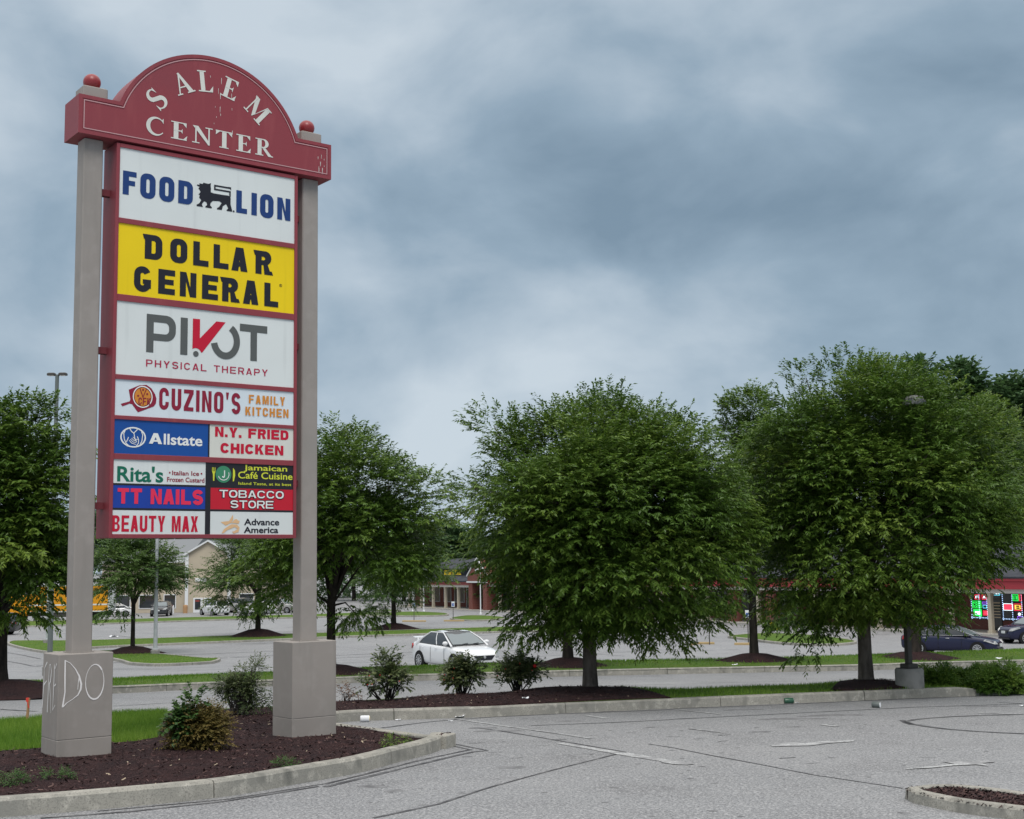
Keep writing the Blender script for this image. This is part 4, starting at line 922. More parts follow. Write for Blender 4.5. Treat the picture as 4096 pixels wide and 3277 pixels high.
px_tree('street_tree','tallest bushy tree in a mulch ring beside the concrete lamp pier', 1824,1438,d2, 1850,1045,275,262,.125, n_sp=23500, seed=4, nclu=210,
        extra=((1700,1330,38),(1690,1375,26),(1740,1300,50),(1880,1285,50),(1650,1270,60),(2080,1100,80),(2100,1180,70),(1770,790,60),(1690,800,40),(2010,1215,55),(1830,1270,80),(1620,1140,60),(1824,1285,70,-.8),(1780,1270,60,-.6),(1905,1275,50,-1.6),(1900,1215,60,-2.0),(1895,1150,65,-2.1),(1890,1090,65,-2.2),(1885,1030,65,-2.2),(1885,970,65,-2.1),(1888,915,55,-1.8),(1925,1305,30,-1.3),(1695,1245,68,-.6),(1765,1250,78,-1.2),(1845,1250,80,-1.4),(1920,1240,60,-1.0),(1635,1225,60,-.5),(1800,1200,80,-1.9),(1720,1200,75,-1.7),(1970,1190,65,-.8),(1824,1270,70,.6)), low=-.97, **near)
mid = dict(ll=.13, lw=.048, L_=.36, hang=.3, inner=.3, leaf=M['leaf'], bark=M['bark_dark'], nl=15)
def strip_t(x, d): 
    p = at(x*S2, 1400*S2, d); return p.x, strip_z(p.x, d)
def foot(x, d):                        # photo row of a foot on the strip
    X, z = strip_t(x, d); r0 = (Vector((X,d,z+.12))-Vector((0,0,CAMZ))); return (1638.5-F*(r0.dot(uu)/r0.dot(F0)))/S2
px_tree('street_tree','dark bushy tree standing directly behind the right sign post', 697,foot(697,37),37, 735,1115,190,212,.125, n_sp=7000, seed=5, nclu=90,
        extra=((760,1300,45),(620,1250,60),(900,1040,55),(690,920,40),(560,1200,50)), H0=1.9, **mid)
px_tree('street_tree','large dark tree cut by the left photo edge, its trunk in a mulch patch', -12,foot(-5,30),30, -25,1085,185,262,.26, n_sp=7500, seed=6, nclu=90,
        extra=((95,1230,55),(100,1010,50),(60,1290,50),(110,1120,60),(70,870,40),(118,880,36),(128,960,36)), H0=1.6, **mid)
px_tree('street_tree','tree on the far strip mostly hidden behind the rose bed tree', 1196,foot(1196,39.5),39.5, 1210,1175,140,150,.15, n_sp=2000, seed=8, nclu=50, **mid)
px_tree('street_tree','slender tree on the grass strip seen between the two big trees', 1588,foot(1588,41),41, 1590,1075,112,200,.125, n_sp=8500, seed=9, nclu=80, extra=((1500,1270,40),(1660,1300,45),(1570,860,50)), H0=2.1, **mid)
px_tree('street_tree','tree on the grass strip behind the lamp pier and the dark sedan', 1925,foot(1925,42),42, 2035,1030,125,180,.19, n_sp=6200, seed=10, nclu=80, extra=((2110,1000,55),(2060,880,50),(1960,870,40)), H0=2.2, lean=(.3,0), **mid)
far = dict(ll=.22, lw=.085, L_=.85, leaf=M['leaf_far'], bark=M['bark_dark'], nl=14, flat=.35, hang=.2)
def gy(x, y, d): return at(x*S2, y*S2, d)
def d_of(x, y): return q(x,y).y
px_tree('honey_locust','small airy tree on the kerbed grass island behind the left post', 279,1374,d_of(279,1379), 292,1222,86,88,.13, n_sp=2100, seed=12, nclu=60, H0=2.9, low=-.35, **far)
px_tree('honey_locust','spreading airy tree in a mulch mound on the long middle strip', 543,1338,d_of(543,1343), 528,1218,98,90,.2, n_sp=2300, seed=13, nclu=60, H0=3.0, low=-.3, **far)
px_tree('honey_locust','small airy tree right of the dark tree, trunk above the white car', 829,1322,d_of(829,1327), 828,1215,68,88,.2, n_sp=1700, seed=14, nclu=50, H0=3.1, low=-.5, **far)
px_tree('honey_locust','small pale tree in front of the brick porch beside the gable', 1010,1281,d_of(1010,1284), 1022,1243,34,30,.1, n_sp=420, seed=15, nclu=24, H0=1.5, **far)
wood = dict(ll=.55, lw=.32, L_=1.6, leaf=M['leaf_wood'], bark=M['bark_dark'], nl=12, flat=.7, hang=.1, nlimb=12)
WL = ['tall woodland tree behind the plaza, %s' % s for s in ('its top clearing the lamp head','its rounded top second from the lamp head','lower top between two taller woodland tops','dark crown at the right photo edge','broad crown low behind the right roof','crown peeping over the navy sign roof','crown just left of the navy sign roof','pale crown seen over the small airy tree','crown behind the bushy tree on the right post','crown over the beige gable','crown right of the beige gable','crown behind the yellow truck','crown at the far left edge','crown between truck and beige building','crown behind the brick gable','crown hidden mostly by the rose bed tree','crown filling the gap above the middle brick wall')]
for i, (cx, top, d, rx, h) in enumerate(((1945,766,120,48,13),(2040,764,122,50,13),(1995,830,126,50,12),(2135,790,118,55,13),(2110,900,110,70,11),(940,1098,205,48,10),(893,1112,200,38,9),(850,1120,198,45,9),(745,1090,205,70,11),(480,1095,215,90,10),(610,1085,215,80,10),(190,1085,210,90,10),(30,1085,210,110,10),(340,1090,218,80,10),(990,1118,208,38,9),(1090,1100,205,70,10),(1500,1040,140,110,9))):
    s_ = PXM(d); rz = h*s_*.5; tr = 16 if i < 5 else 12
    gz = terr(d); c = at(cx*S2, (top+rz)*S2, d); b = Vector((c.x, d, gz-.3))
    tree('woodland_tree', WL[i], b, max(2,c.z-gz-rz/s_*.7), (0,0,c.z-gz+.3), (rx/s_, rx/s_, rz/s_), .3, n_sp=1500 if i < 5 else 1100, seed=30+i, nclu=55, group='woodland trees behind the shops', low=-.95, inner=.3, **wood)
# a belt of low growth behind the plaza
r = np.random.default_rng(77); n_ = 5200; tt = r.uniform(0,1,n_)
px = np.where(tt<.62, r.uniform(-70,22,n_), r.uniform(22,75,n_)); py = np.where(px<22, r.uniform(222,236,n_), 150-(px-22)*.5+r.uniform(0,8,n_))
P = np.stack([px,py,CAMZ-5+r.uniform(.3,8.5,n_)*(1+.15*np.sin(px*.3))],1); D = unit(r.normal(0,1,(n_,3))+np.array([0,-.6,.3]))
V, Fq, T = sprays(r, P, D, np.full(n_,1.6), 10, .6, .36, tint=np.clip(r.normal(.4,.15,n_),0,1))
tag(np_mesh('woodland_undergrowth', V, Fq, M['leaf_wood'], tint=T), 'far mass of dark green wood growing behind the shops', 'woods', kind='stuff')

# --- mulch mounds of the strip and island trees
def mound(p, r_, h):
    b = MB(); n = 26; rings = ((1.0,-.04),(.85,.12),(.6,.45),(.3,.85),(.02,1.))
    vs = [(p.x+r_*k*math.cos(6.283*i/n)*(1+.1*math.sin(i*2.1)), p.y+r_*.8*k*math.sin(6.283*i/n), p.z+h*z) for k,z in rings for i in range(n)]
    b.add(vs, [(j*n+i,j*n+(i+1)%n,(j+1)*n+(i+1)%n,(j+1)*n+i) for j in range(len(rings)-1) for i in range(n)])
    struct(b.build('mulch_mound', M['mulch'], smooth=True))
for x, d, r_, h in ((697,37,1.3,.26),(-5,30,2.2,.3),(1196,39.5,1.2,.28),(1588,41,1.3,.26),(1925,42,1.35,.22)):
    X, z = strip_t(x, d); mound(Vector((X,d,z-.02)), r_, h)
for x, y, r_, h in ((279,1379,1.9,.45),(543,1343,2.2,.6),(829,1327,2.0,.5)):
    p = q(x,y); mound(Vector((p.x,p.y,terr(p.y)+.1)), r_, h)

# --- shrubs
def shrub(name, label, base, W, D_, H, n_sp, ll, lw, L_, leaf, seed, nl=9, stems=9, sr=.012, cat='shrub', low=.25, nclu=26, group=None, lump=.3, hang=.2, stemm='bark_dark', stem_lean=.5, tall=()):
    r = np.random.default_rng(seed); t = thing(name, base, label, cat, group)
    a = r.uniform(0,6.28,nclu); k = np.sqrt(r.uniform(0,1,nclu))*.8; zz = r.uniform(low,.92,nclu)
    ctr = np.stack([np.cos(a)*k*W/2*(1.05-.35*zz),np.sin(a)*k*D_/2*(1.05-.35*zz),zz*H*(1-.28*k)],1)
    ctr = np.concatenate([ctr, np.array(tall).reshape(-1,3)]); nn = len(ctr)
    cr = np.full(nn, lump*min(W,H)*.62)*r.uniform(.7,1.2,nn); ci = r.integers(0,nn,n_sp)
    u = unit(r.normal(0,1,(n_sp,3))); P = ctr[ci]+u*cr[ci][:,None]*r.uniform(.2,1,(n_sp,1))**.5
    P[:,2] = np.maximum(P[:,2], .03)
    D = unit(u*.8+unit(P-np.array([0,0,H*.4]))*.5+np.array([0,0,.35])+r.normal(0,.3,(n_sp,3)))
    V, Fq, T = sprays(r, P, D, L_*r.uniform(.6,1.3,n_sp), nl, ll, lw, droop=.15, hang=hang, tint=np.clip(r.normal(.45,.16,nn),0,1)[ci])
    np_mesh('foliage', V, Fq, leaf, t, T)
    b = MB()
    for k in range(stems):
        c_ = Vector(ctr[r.integers(0,nn)]); s_ = Vector((c_.x*.25+r.normal(0,.04), c_.y*.25+r.normal(0,.04), -.03)); md = s_.lerp(c_,.5)+Vector((r.normal(0,.04),r.normal(0,.04),.03))
        b.tube([s_,md,c_], [sr,sr*.8,sr*.4], 6)
        for j in range(2):
            e_ = Vector(ctr[r.integers(0,nn)]); e_ = md.lerp(e_,.5); b.tube([md,e_], [sr*.55,sr*.25], 5)
    b.build('stems', M[stemm], t, smooth=True)
    return t
def bedp(x, y): 
    p = q(x,y,.15); return Vector((p.x,p.y,zm(p.x,p.y)))
fp = bedp(405,1581)
fp.y += .35; fp.z = zm(fp.x,fp.y)
shrub('dense_bush','low dense bush with rusty brown foliage in front of the big sign', fp, .80,.7,.46, 1700,.032,.02,.16, M['leaf_brown'],41, nl=12, nclu=34, low=.12, lump=.34)
shrub('vine_leaves','green broad leafed vine climbing through the rusty bush', fp+Vector((-.16,-.12,.05)), .42,.4,.46, 220,.055,.045,.13, M['leaf_ivy'],42, nl=8, nclu=14, low=.5, lump=.3, stems=4, cat='vine', tall=((.16,0,.55),(.1,0,.52)))
lp = bedp(500,1503)
shrub('leggy_shrub','leggy half bare shrub between the two sign bases', lp, 1.08,.7,.62, 1000,.038,.022,.15, M['leaf_rose'],43, nl=9, stems=26, sr=.016, low=.38, stemm='bark', tall=((.22,0,.70),(.28,.0,.74),(.45,0,.22),(.05,0,.62)), lump=.28)
for x, y, wd, hh, lab, sd_, tall in ((812,1478,.80,.74,'gappy rose bush leftmost in the mulch strip, twiggy with bare lower stems',44,((.05,0,.76),(-.05,0,.68),(-.35,0,.3),(.33,0,.35))),
                      (975,1470,.82,.66,'fullest rose bush standing in front of the white car',45,()),(1088,1465,.80,.65,'rose bush with one bright red bloom nearest the big tree',46,((.36,0,.42),(.40,0,.36)))):
    bp = bedp(x,y); s_t = shrub('rose_bush', lab, bp, wd,.65,hh, 560 if sd_ > 44 else 380,.058,.036,.15, M['leaf_rose'], sd_, nl=9, stems=17, sr=.013, low=.42, lump=.3, tall=tall, nclu=22 if sd_ > 44 else 14)
    rp = random.Random(sd_); b = MB()
    for k in range(5): b.ball((rp.uniform(-.45,.45)*wd, -.30, rp.uniform(.4,.8)*hh), .010, 5)
    if sd_ == 46: b.ball((.33,-.3,.44), .032, 6)
    b.build('bloom', M['petal'], s_t)
dp = bedp(728,1479); shrub('dead_plant','small withered brown plant beside the right sign base', dp, .42,.4,.26, 60,.05,.02,.18, M['leaf_dead'],47, nl=7, stems=8, sr=.006, nclu=8, low=.3)
for x, y, wd, hh, lab, sd_ in ((2010,1449,1.3,.46,'low feathery evergreen shrub nearest the lamp pier',48),(2066,1447,1.2,.42,'middle feathery evergreen shrub of the row by the kerb end',49),(2135,1453,1.4,.48,'feathery evergreen shrub cut by the right photo edge',50)):
    p = on(x*S2,y*S2,.12); p.y += .55; p.z = terr(p.y)+.08
    shrub('evergreen_shrub', lab, p, wd,1.0,hh, 3600,.036,.014,.085, M['leaf_con'], sd_, nl=10, low=.15, nclu=30, lump=.5, stems=8, group='evergreen shrubs by the kerb end', hang=-.1)
for x, y, wd, hh, lab, sd_, lf in ((600,1612,.34,.06,'tuft of green weeds at the edge of the near mulch',51,'leaf_ivy'),(821,1571,.2,.1,'tiny bright weed near the rounded kerb nose',52,'leaf_con'),(25,1650,.5,.07,'patch of creeping weeds at the lower left of the mulch',53,'leaf_ivy'),(118,1640,.42,.06,'straggling weeds in the mulch beside the creeping patch',54,'leaf_ivy'),(850,1562,.12,.08,'single weed seedling right beside the kerb nose',55,'leaf_con')):
    p = bedp(x,y); shrub('weed_patch', lab, p, wd,wd*.8,hh, int(90*wd/.4),.035,.009,.08, M[lf], sd_, nl=7, stems=5, sr=.003, nclu=10, low=.2, cat='weeds', lump=.6, hang=0)
# ------------------------------------------------------------------ cars
def car(name, label, pos, hd, paint, kind='sedan', Ln=4.55, Wd=1.76, Ht=1.46, spoiler=False, group=None, cat='car', plate=True, detail=True, chrome=False):
    t = thing(name, pos, label, cat, group, hd); hl, w0 = Ln/2, Wd/2; suv = kind == 'suv'
    k = Ht/1.46; ub = .0 if not suv else .10
    # lower body: stations along the length, each (x, half width, sill height, shoulder height)
    if suv: stn = ((1.,.62,.38,.62),(.965,.80,.30,.86),(.85,.93,.24,1.00),(.62,.985,.22,1.06),(.40,1.,.22,1.10),(0,1.,.22,1.13),(-.5,1.,.22,1.16),(-.8,.98,.24,1.17),(-.94,.93,.30,1.16),(-1.,.80,.40,1.02))
    else: stn = ((1.,.58,.34,.56),(.965,.78,.24,.70),(.86,.93,.20,.80),(.66,.98,.19,.88),(.42,1.,.19,.94),(0,1.,.19,.97),(-.45,1.,.19,1.0),(-.72,.98,.20,1.04),(-.90,.92,.24,1.04),(-.975,.83,.30,.96),(-1.,.72,.38,.80))
    b = MB(); vs = []
    for x, wf, zb, zs in stn:
        w_ = w0*wf; X = x*hl
        half = [(w_*.55,zb-.02),(w_*.90,zb),(w_*.985,zb+.12),(w_,zb+(zs-zb)*.5),(w_*.985,zs-.10),(w_*.90,zs-.015),(w_*.55,zs+.022)]
        ringp = half+[(-a,c) for a,c in reversed(half)]
        vs += [(X,a,c) for a,c in ringp]
    nr_ = 14; ns = len(stn); fs = [(i*nr_+j,i*nr_+(j+1)%nr_,(i+1)*nr_+(j+1)%nr_,(i+1)*nr_+j) for i in range(ns-1) for j in range(nr_)]
    fs += [tuple(range(nr_)), tuple((ns-1)*nr_+j for j in range(nr_-1,-1,-1))]
    b.add(vs, fs); body = b.build('body', paint, t, smooth=True)
    sm = body.modifiers.new('s','SUBSURF'); sm.levels = 1; sm.render_levels = 2
    # greenhouse: dark glass volume with painted roof and pillars
    xb0, xt0, xt1, xb1 = (.46*hl,.14*hl,-.84*hl,-.96*hl) if suv else (.48*hl,.08*hl,-.36*hl,-.70*hl)
    zb_ = 1.10 if suv else .97; zr_ = Ht-.04
    wb, wt = w0*.90, w0*.68
    def pt(u, s_, v):   # u: 0 front .. 1 rear, s_: -1..1 across, v: 0 belt .. 1 roof
        xb, xt = xb0+(xb1-xb0)*u, xt0+(xt1-xt0)*u; bow = .05*math.sin(math.pi*v)
        ww = wb+(wt-wb)*v+bow*.6; x = xb+(xt-xb)*v+(bow if u == 0 else (-bow if u == 1 else 0))
        return Vector((x, s_*ww, zb_+(zr_-zb_)*v+(.03*(1-s_*s_) if v == 1 else 0)))
    gm = MB(); US = [0,.25,.5,.75,1]; VS = [0,.35,.7,1]
    for s_ in (-1,1):
        g_ = [pt(u,s_,v) for u in US for v in VS]; gm.add(g_, [(i*4+j,i*4+j+1,i*4+5+j,i*4+4+j) for i in range(4) for j in range(3)])
    for u in (0,1):
        g_ = [pt(u,s_,v) for s_ in (-1,-.5,0,.5,1) for v in VS]; gm.add(g_, [(i*4+j,i*4+j+1,i*4+5+j,i*4+4+j) for i in range(4) for j in range(3)])
    gm.build('windows', M['glass'], t, smooth=True)
    if detail:
        wm = MB(); g_ = [pt(0,s_*.88,v)+Vector((.012,0,.008)) for s_ in (-1,-.5,0,.5,1) for v in (.06,.5,.93)]
        wm.add(g_, [(i*3+j,i*3+j+1,i*3+4+j,i*3+3+j) for i in range(4) for j in range(2)]); wm.build('windscreen', M['glass_pale'], t, smooth=True)
    rm = MB(); g_ = [pt(u,s_,1)+Vector((0,0,.012+(.035*math.sin(math.pi*u)))) for u in US for s_ in (-1,-.5,0,.5,1)]
    rm.add(g_, [(i*5+j,i*5+j+1,i*5+6+j,i*5+5+j) for i in range(4) for j in range(4)])
    for s_ in (-1,1):
        rm.tube([pt(0,s_,-.1),pt(0,s_,.5),pt(0,s_,1),pt(.5,s_,1),pt(1,s_,1),pt(1,s_,.5),pt(1,s_,-.1)], [.04,.026,.024,.024,.026,.042,.08], 6)
        rm.tube([pt(.42,s_,0),pt(.44,s_,.5),pt(.48,s_,1)], [.022,.020,.020], 5)
        if suv: rm.tube([pt(.74,s_,0),pt(.74,s_,1)], .04, 5)
    rm.build('roof', paint, t, smooth=True)
    if chrome:
        cm = MB()
        for s_ in (-1,1): cm.tube([pt(-.08,s_*1.01,.02),pt(.5,s_*1.03,.03),pt(.95,s_*1.02,.05),pt(.98,s_*1.02,.4),pt(.8,s_*1.05,.8),pt(.5,s_*1.06,.97),pt(.1,s_*1.06,.93),pt(-.02,s_*1.03,.5),pt(-.08,s_*1.01,.02)], .014, 5)
        cm.build('window_trim', M['rim'], t)
    rw = .33 if suv else .315; ax = (.62*hl,-.585*hl)
    for X in ax:
        for s_ in (-1,1):
            a = MB(); a.lathe((X,s_*(w0-.12),rw), [(rw+.065,-.10),(rw+.065,.128)] if s_ > 0 else [(rw+.065,-.128),(rw+.065,.10)], 24, 'y'); a.build('wheel_arch', M['tyre'], t)
            wh = MB(); wh.lathe((X,s_*(w0-.10),rw), [(rw*.72,-.12),(rw*.95,-.118),(rw,-.09),(rw,.09),(rw*.95,.118),(rw*.72,.122)], 24, 'y'); wo = wh.build('wheel', M['tyre'], t, smooth=True)
            ri = MB(); y0 = s_*(w0-.10+.124); n_sp = 10
            ri.lathe((X,y0,rw), [(rw*.14,-.004),(rw*.14,.004)], 12, 'y')
            for kk in range(n_sp):
                th = 6.283*kk/n_sp; d_ = Vector((math.cos(th),0,math.sin(th))); e_ = Vector((-math.sin(th),0,math.cos(th))); c_ = Vector((X,y0+s_*.002,rw))
                ri.add([c_+d_*rw*.1-e_*.016,c_+d_*rw*.1+e_*.016,c_+d_*rw*.68+e_*.024,c_+d_*rw*.68-e_*.024], [(0,1,2,3)])
            nn = 28; ri.add([(X+rr_k*math.cos(6.283*i/nn),y0,rw+rr_k*math.sin(6.283*i/nn)) for rr_k in (rw*.64,rw*.74) for i in range(nn)], [(i,(i+1)%nn,nn+(i+1)%nn,nn+i) for i in range(nn)])
            ri.build('rim', M['rim'], wo)
    zf = .62 if not suv else .80
    def patch(P, m_, nm, par=t, off=.022):     # small panel standing 4 mm off the body, with thickness
        pm_ = MB(); n_ = len(P); c_ = sum((Vector(p) for p in P), Vector())/n_; dr = Vector((c_.x/hl*1., c_.y/w0*.6, 0)).normalized()
        pm_.add([Vector(p)+dr*off for p in P]+[Vector(p)-dr*.05 for p in P], [tuple(range(n_)), tuple(range(2*n_-1,n_-1,-1))]+[(i,(i+1)%n_,n_+(i+1)%n_,n_+i) for i in range(n_)])
        return pm_.build(nm, m_, par)
    for s_ in (-1,1):
        patch([(hl*.985,s_*w0*.54,zf-.06),(hl*.94,s_*w0*.80,zf-.05),(hl*.76,s_*w0*.965,zf+.10),(hl*.79,s_*w0*.92,zf+.18),(hl*.94,s_*w0*.60,zf+.09)], M['lamp_glass'], 'headlight', off=.055)
        patch([(-hl*.985,s_*w0*.60,zf+.10),(-hl*.93,s_*w0*.90,zf+.12),(-hl*.86,s_*w0*.945,zf+.24),(-hl*.90,s_*w0*.90,zf+.33),(-hl*.985,s_*w0*.62,zf+.28)], M['tail'], 'tail_light')
        mm = MB(); c_ = pt(.06,s_,.10)+Vector((.02,s_*.14,.03)); mm.lathe(c_, [(.03,-.10),(.075,-.06),(.085,.02),(.06,.08),(.02,.10)], 10, 'y'); mm.build('mirror', paint, t, smooth=True)
        for X in (.02*hl,-.46*hl):
            hm = MB(); hm.tube([(X-.09,s_*w0*1.0,zb_-.13),(X,s_*(w0+.02),zb_-.125),(X+.09,s_*w0*1.0,zb_-.13)], .014, 5); hm.build('door_handle', paint if not chrome else M['rim'], t)
    gw = w0*.46; patch([(hl*.995,-gw*.75,zf-.17),(hl*.995,gw*.75,zf-.17),(hl*.985,gw*1.15,zf+.0),(hl*.985,-gw*1.15,zf+.0)], M['p_black'], 'grille')
    patch([(hl*1.0,-gw*1.3,.26),(hl*1.0,gw*1.3,.26),(hl*1.0,gw*1.15,.36),(hl*1.0,-gw*1.15,.36)], M['p_black'], 'air_intake')
    if not plate: bd_ = MB(); bd_.lathe((hl*1.0+.012,0,zf-.06), [(.055,-.01),(.05,.012)], 14, 'x'); bd_.build('badge', M['rim'], t)
    else: patch([(hl*1.012,-.16,zf-.2),(hl*1.012,.16,zf-.2),(hl*1.012,.16,zf-.05),(hl*1.012,-.16,zf-.05)], M['p_white'], 'licence_plate')
    patch([(-hl*1.01,-.16,zf+.02),(-hl*1.01,.16,zf+.02),(-hl*1.01,.16,zf+.17),(-hl*1.01,-.16,zf+.17)], M['p_white'], 'licence_plate')
    sd2 = MB()
    for s_ in (-1,1):
        for X in (.30*hl,-.18*hl,-.56*hl): sd2.tube([(X,s_*(w0*1.001),.30),(X+.01,s_*(w0*1.004),.65),(X-.01,s_*(w0*.985),.88 if not suv else 1.04)], .006, 4)
    sd2.build('door_gap', M['p_black'], t)
    if spoiler:
        sp_ = MB(); sp_.add([(x-hl*.985,y,z) for x,z in ((-.02,1.20),(.17,1.17),(.17,1.145),(-.02,1.165)) for y in (-w0*.74,w0*.74)], [(0,1,3,2),(2,3,5,4),(4,5,7,6),(6,7,1,0),(0,2,4,6),(1,3,5,7)])
        for s_ in (-.6,.6): sp_.box((-hl*.95,s_*w0-.03,1.02),(-hl*.90,s_*w0+.03,1.17))
        sp_.build('spoiler', paint, t)
        wp = MB()
        for s_ in (-.35,.25): wp.tube([pt(0,s_,.04)+Vector((.03,0,.02)), pt(0,s_+.33,.10)+Vector((.03,0,.02))], .012, 4)
        wp.build('wiper', M['p_black'], t)
        su = MB(); su.add([pt(u,s_,1)+Vector((0,0,.05)) for u in (.12,.5) for s_ in (-.55,.55)], [(0,1,3,2)]); su.build('sunroof', M['glass'], t)
    return t
def gpos(u, d): 
    p = at(u, 2400, d); return Vector((p.x, d, terr(d)))
car('white_sedan','white sedan with rear spoiler parked alone in the lot behind the rose bushes', gpos(1818,52.3), R(-58), M['car_white'], spoiler=True, plate=False)
car('dark_sedan','dark blue black sedan with chrome window trim parked behind the lamp pier', gpos(3797,69.5), R(-33), M['car_black'], Ln=4.9, Wd=1.86, Ht=1.45, chrome=True)
p = gpos(4009,80); car('dark_hatchback','dark compact crossover cut by the right edge in front of the neon windows', p+Vector((2.15,.55,0)), R(194), M['car_black'], 'suv', Ln=4.5, Wd=1.84, Ht=1.58)
car('dark_suv','dark grey suv facing the viewer before the beige building', gpos(647,150), R(-84), M['car_grey'], 'suv', Ln=4.7, Wd=1.9, Ht=1.62, group='cars parked by the beige building')
car('white_suv','white suv showing its rear, between the dark suv and the grey one', gpos(858,150), R(128), M['car_white'], 'suv', Ln=4.6, Wd=1.85, Ht=1.65, group='cars parked by the beige building')
car('silver_suv','silver suv half hidden by the middle strip tree', gpos(940,158), R(150), M['car_silver'], 'suv', Ln=4.7, Wd=1.9, Ht=1.7, group='cars parked by the beige building')
car('white_coupe','low white car seen behind the trunk of the middle strip tree', gpos(1030,152), R(190), M['car_white'], 'sedan', Ln=4.5, Wd=1.8, Ht=1.4, group='cars parked by the beige building')
car('pale_crossover','pale crossover rightmost of the far row, beside the right sign post', gpos(1120,154), R(-20), M['car_silver'], 'suv', Ln=4.6, Wd=1.85, Ht=1.66, group='cars parked by the beige building')
p = gpos(30,111); car('dark_pickup','dark green vehicle showing its tail behind the left edge tree', p+Vector((-1.6,0,0)), R(180), M['car_grey'], 'suv', Ln=5.2, Wd=1.95, Ht=1.8, cat='truck')
p = gpos(455,150); car('pale_van','small pale car just right of the yellow truck', p, R(200), M['car_white'], 'sedan', Ln=4.3, Ht=1.45)
# yellow box truck
pr = gpos(448,139); tk = thing('box_truck', pr, 'yellow box truck with a white stripe parked beyond the left sign post', 'truck')
b = MB(); b.bbox((-8.4,-1.2,1.0),(0,1.2,3.75),.03); bx = b.build('cargo_box', M['truck'], tk)
b = MB(); b.box((-8.43,-1.23,3.62),(.03,1.23,3.80)); b.box((-8.42,-1.215,1.62),(.02,-1.2,1.76)); b.box((-.05,-1.22,1.0),(.03,1.22,3.62)); b.box((-8.42,-1.215,.95),(.02,1.215,1.06)); b.build('trim', M['white_trim'], bx)
b = MB(); b.box((-10.4,-.5,.55),(0,.5,.92)); b.box((-6.2,-1.1,.45),(-4.2,1.1,.95)); b.build('chassis', M['metal_dark'], tk)
b = MB(); b.bbox((-10.6,-1.1,.6),(-8.55,1.1,2.7),.12); b.build('cab', M['truck'], tk)
for X in (-9.6,-2.2):
    for s_ in (-1,1): b = MB(); b.lathe((X,s_*.95,.48), [(.34,-.15),(.48,-.13),(.48,.13),(.34,.15)], 18, 'y'); b.build('wheel', M['tyre'], tk)

# ------------------------------------------------------------------ lamps
hp = at(3657,1603,t2.y-1.8); pb = on(1915*S2,1450*S2,.1); dl = t2.y-.75
px_ = at(1915*S2, 1430*S2, dl).x; gz = terr(dl)+.08
lamp = thing('parking_lamp', (px_,dl,gz), 'dark square lamp post on a round concrete pier, its pale domed head above the leaves', 'street lamp', rz=.5)
ztop = at(1915*S2, 1407*S2, dl).z-gz; zh = hp.z-gz
b = MB(); b.lathe((0,0,0), [(.255,-.2),(.255,ztop-.03),(.235,ztop)], 24); b.build('pier', M['concrete'], lamp, smooth=True)
b = MB(); b.bbox((-.115,-.115,ztop+.001),(.115,.115,ztop+.085),.01); b.bbox((-.05,-.05,ztop+.085),(.05,.05,zh-.02),.006); b.build('pole', M['metal_dark'], lamp)
c_, s_ = math.cos(-.5), math.sin(-.5); hx, hy = hp.x-px_, hp.y-dl; loc = Vector((hx*c_-hy*s_, hx*s_+hy*c_, zh))
b = MB(); b.tube([(0,0,zh-.06), (loc.x,loc.y,zh-.03)], .03, 8); b.build('arm', M['metal_dark'], lamp)
b = MB(); b.lathe(loc, [(.20,-.08),(.205,-.04),(.19,.03),(.15,.07),(.08,.09),(.01,.093)], 24); b.build('lamp_head', M['lamp_shell'], lamp, smooth=True)
def tall_lamp(label, u, v, d, H, r0, m_, heads=2, basew=.26, group=None):
    p = at(u, v, d); p.z = terr(d)+.1
    t = thing('parking_lamp', p, label, 'street lamp', group)
    b = MB(); b.lathe((0,0,0), [(basew,-.3),(basew,.22),(basew*.9,.26)], 20); b.build('footing', M['concrete'], t)
    b = MB(); b.lathe((0,0,.26), [(r0*1.6,0),(r0*1.6,.06),(r0,.08),(r0*.72,H-.3)], 12); b.build('pole', m_, t, smooth=True)
    for k in range(heads):
        s_ = -1 if k == 0 else 1
        b = MB(); b.tube([(0,0,H-.05),(s_*.14,0,H-.02)], .035, 6); b.build('arm', M['metal_dark'], t)
        b = MB(); b.bbox((s_*.22-.15,-.12,H-.05),(s_*.22+.15,.12,H+.05),.03); h_ = b.build('lamp_head', M['metal_dark'], t)
        b = MB(); b.box((s_*.22-.1,-.09,H-.062),(s_*.22+.1,.09,H-.0505)); b.build('lens', M['lens'], h_)
    return t
tp = at(237,1497,50); tall_lamp('tall grey green twin headed lamp post rising beside the left edge tree', 200,2600,50, tp.z-terr(50)-.1, .10, M['metal_green'])
tall_lamp('slim pale lamp post just left of the grey green one on the grass', 187,2569,95, 9.5, .085, M['metal_grey'])
dd = d_of(327,1381); tall_lamp('pale lamp post on a low round footing on the small grass island', 621,2615,dd, 9.2, .125, M['metal_grey'], basew=.27)
for u, d, H, lab in ((1695,150,8.2,'thin white pole rising in front of the plaza left of the navy roof'),(1651,150,5.6,'shorter thin white pole leftmost before the porch'),(1922,140,5.0,'white post on the grass island right of the blue parking sign')):
    p = gpos(u,d); t = thing('slim_pole', p, lab, 'pole'); b = MB(); b.lathe((0,0,0), [(.12,-.1),(.12,.15),(.06,.2),(.045,H)], 10); b.build('shaft', M['white_trim'], t); b = MB(); b.ball((0,0,H+.05),.08,8); b.build('cap', M['white_trim'], t)

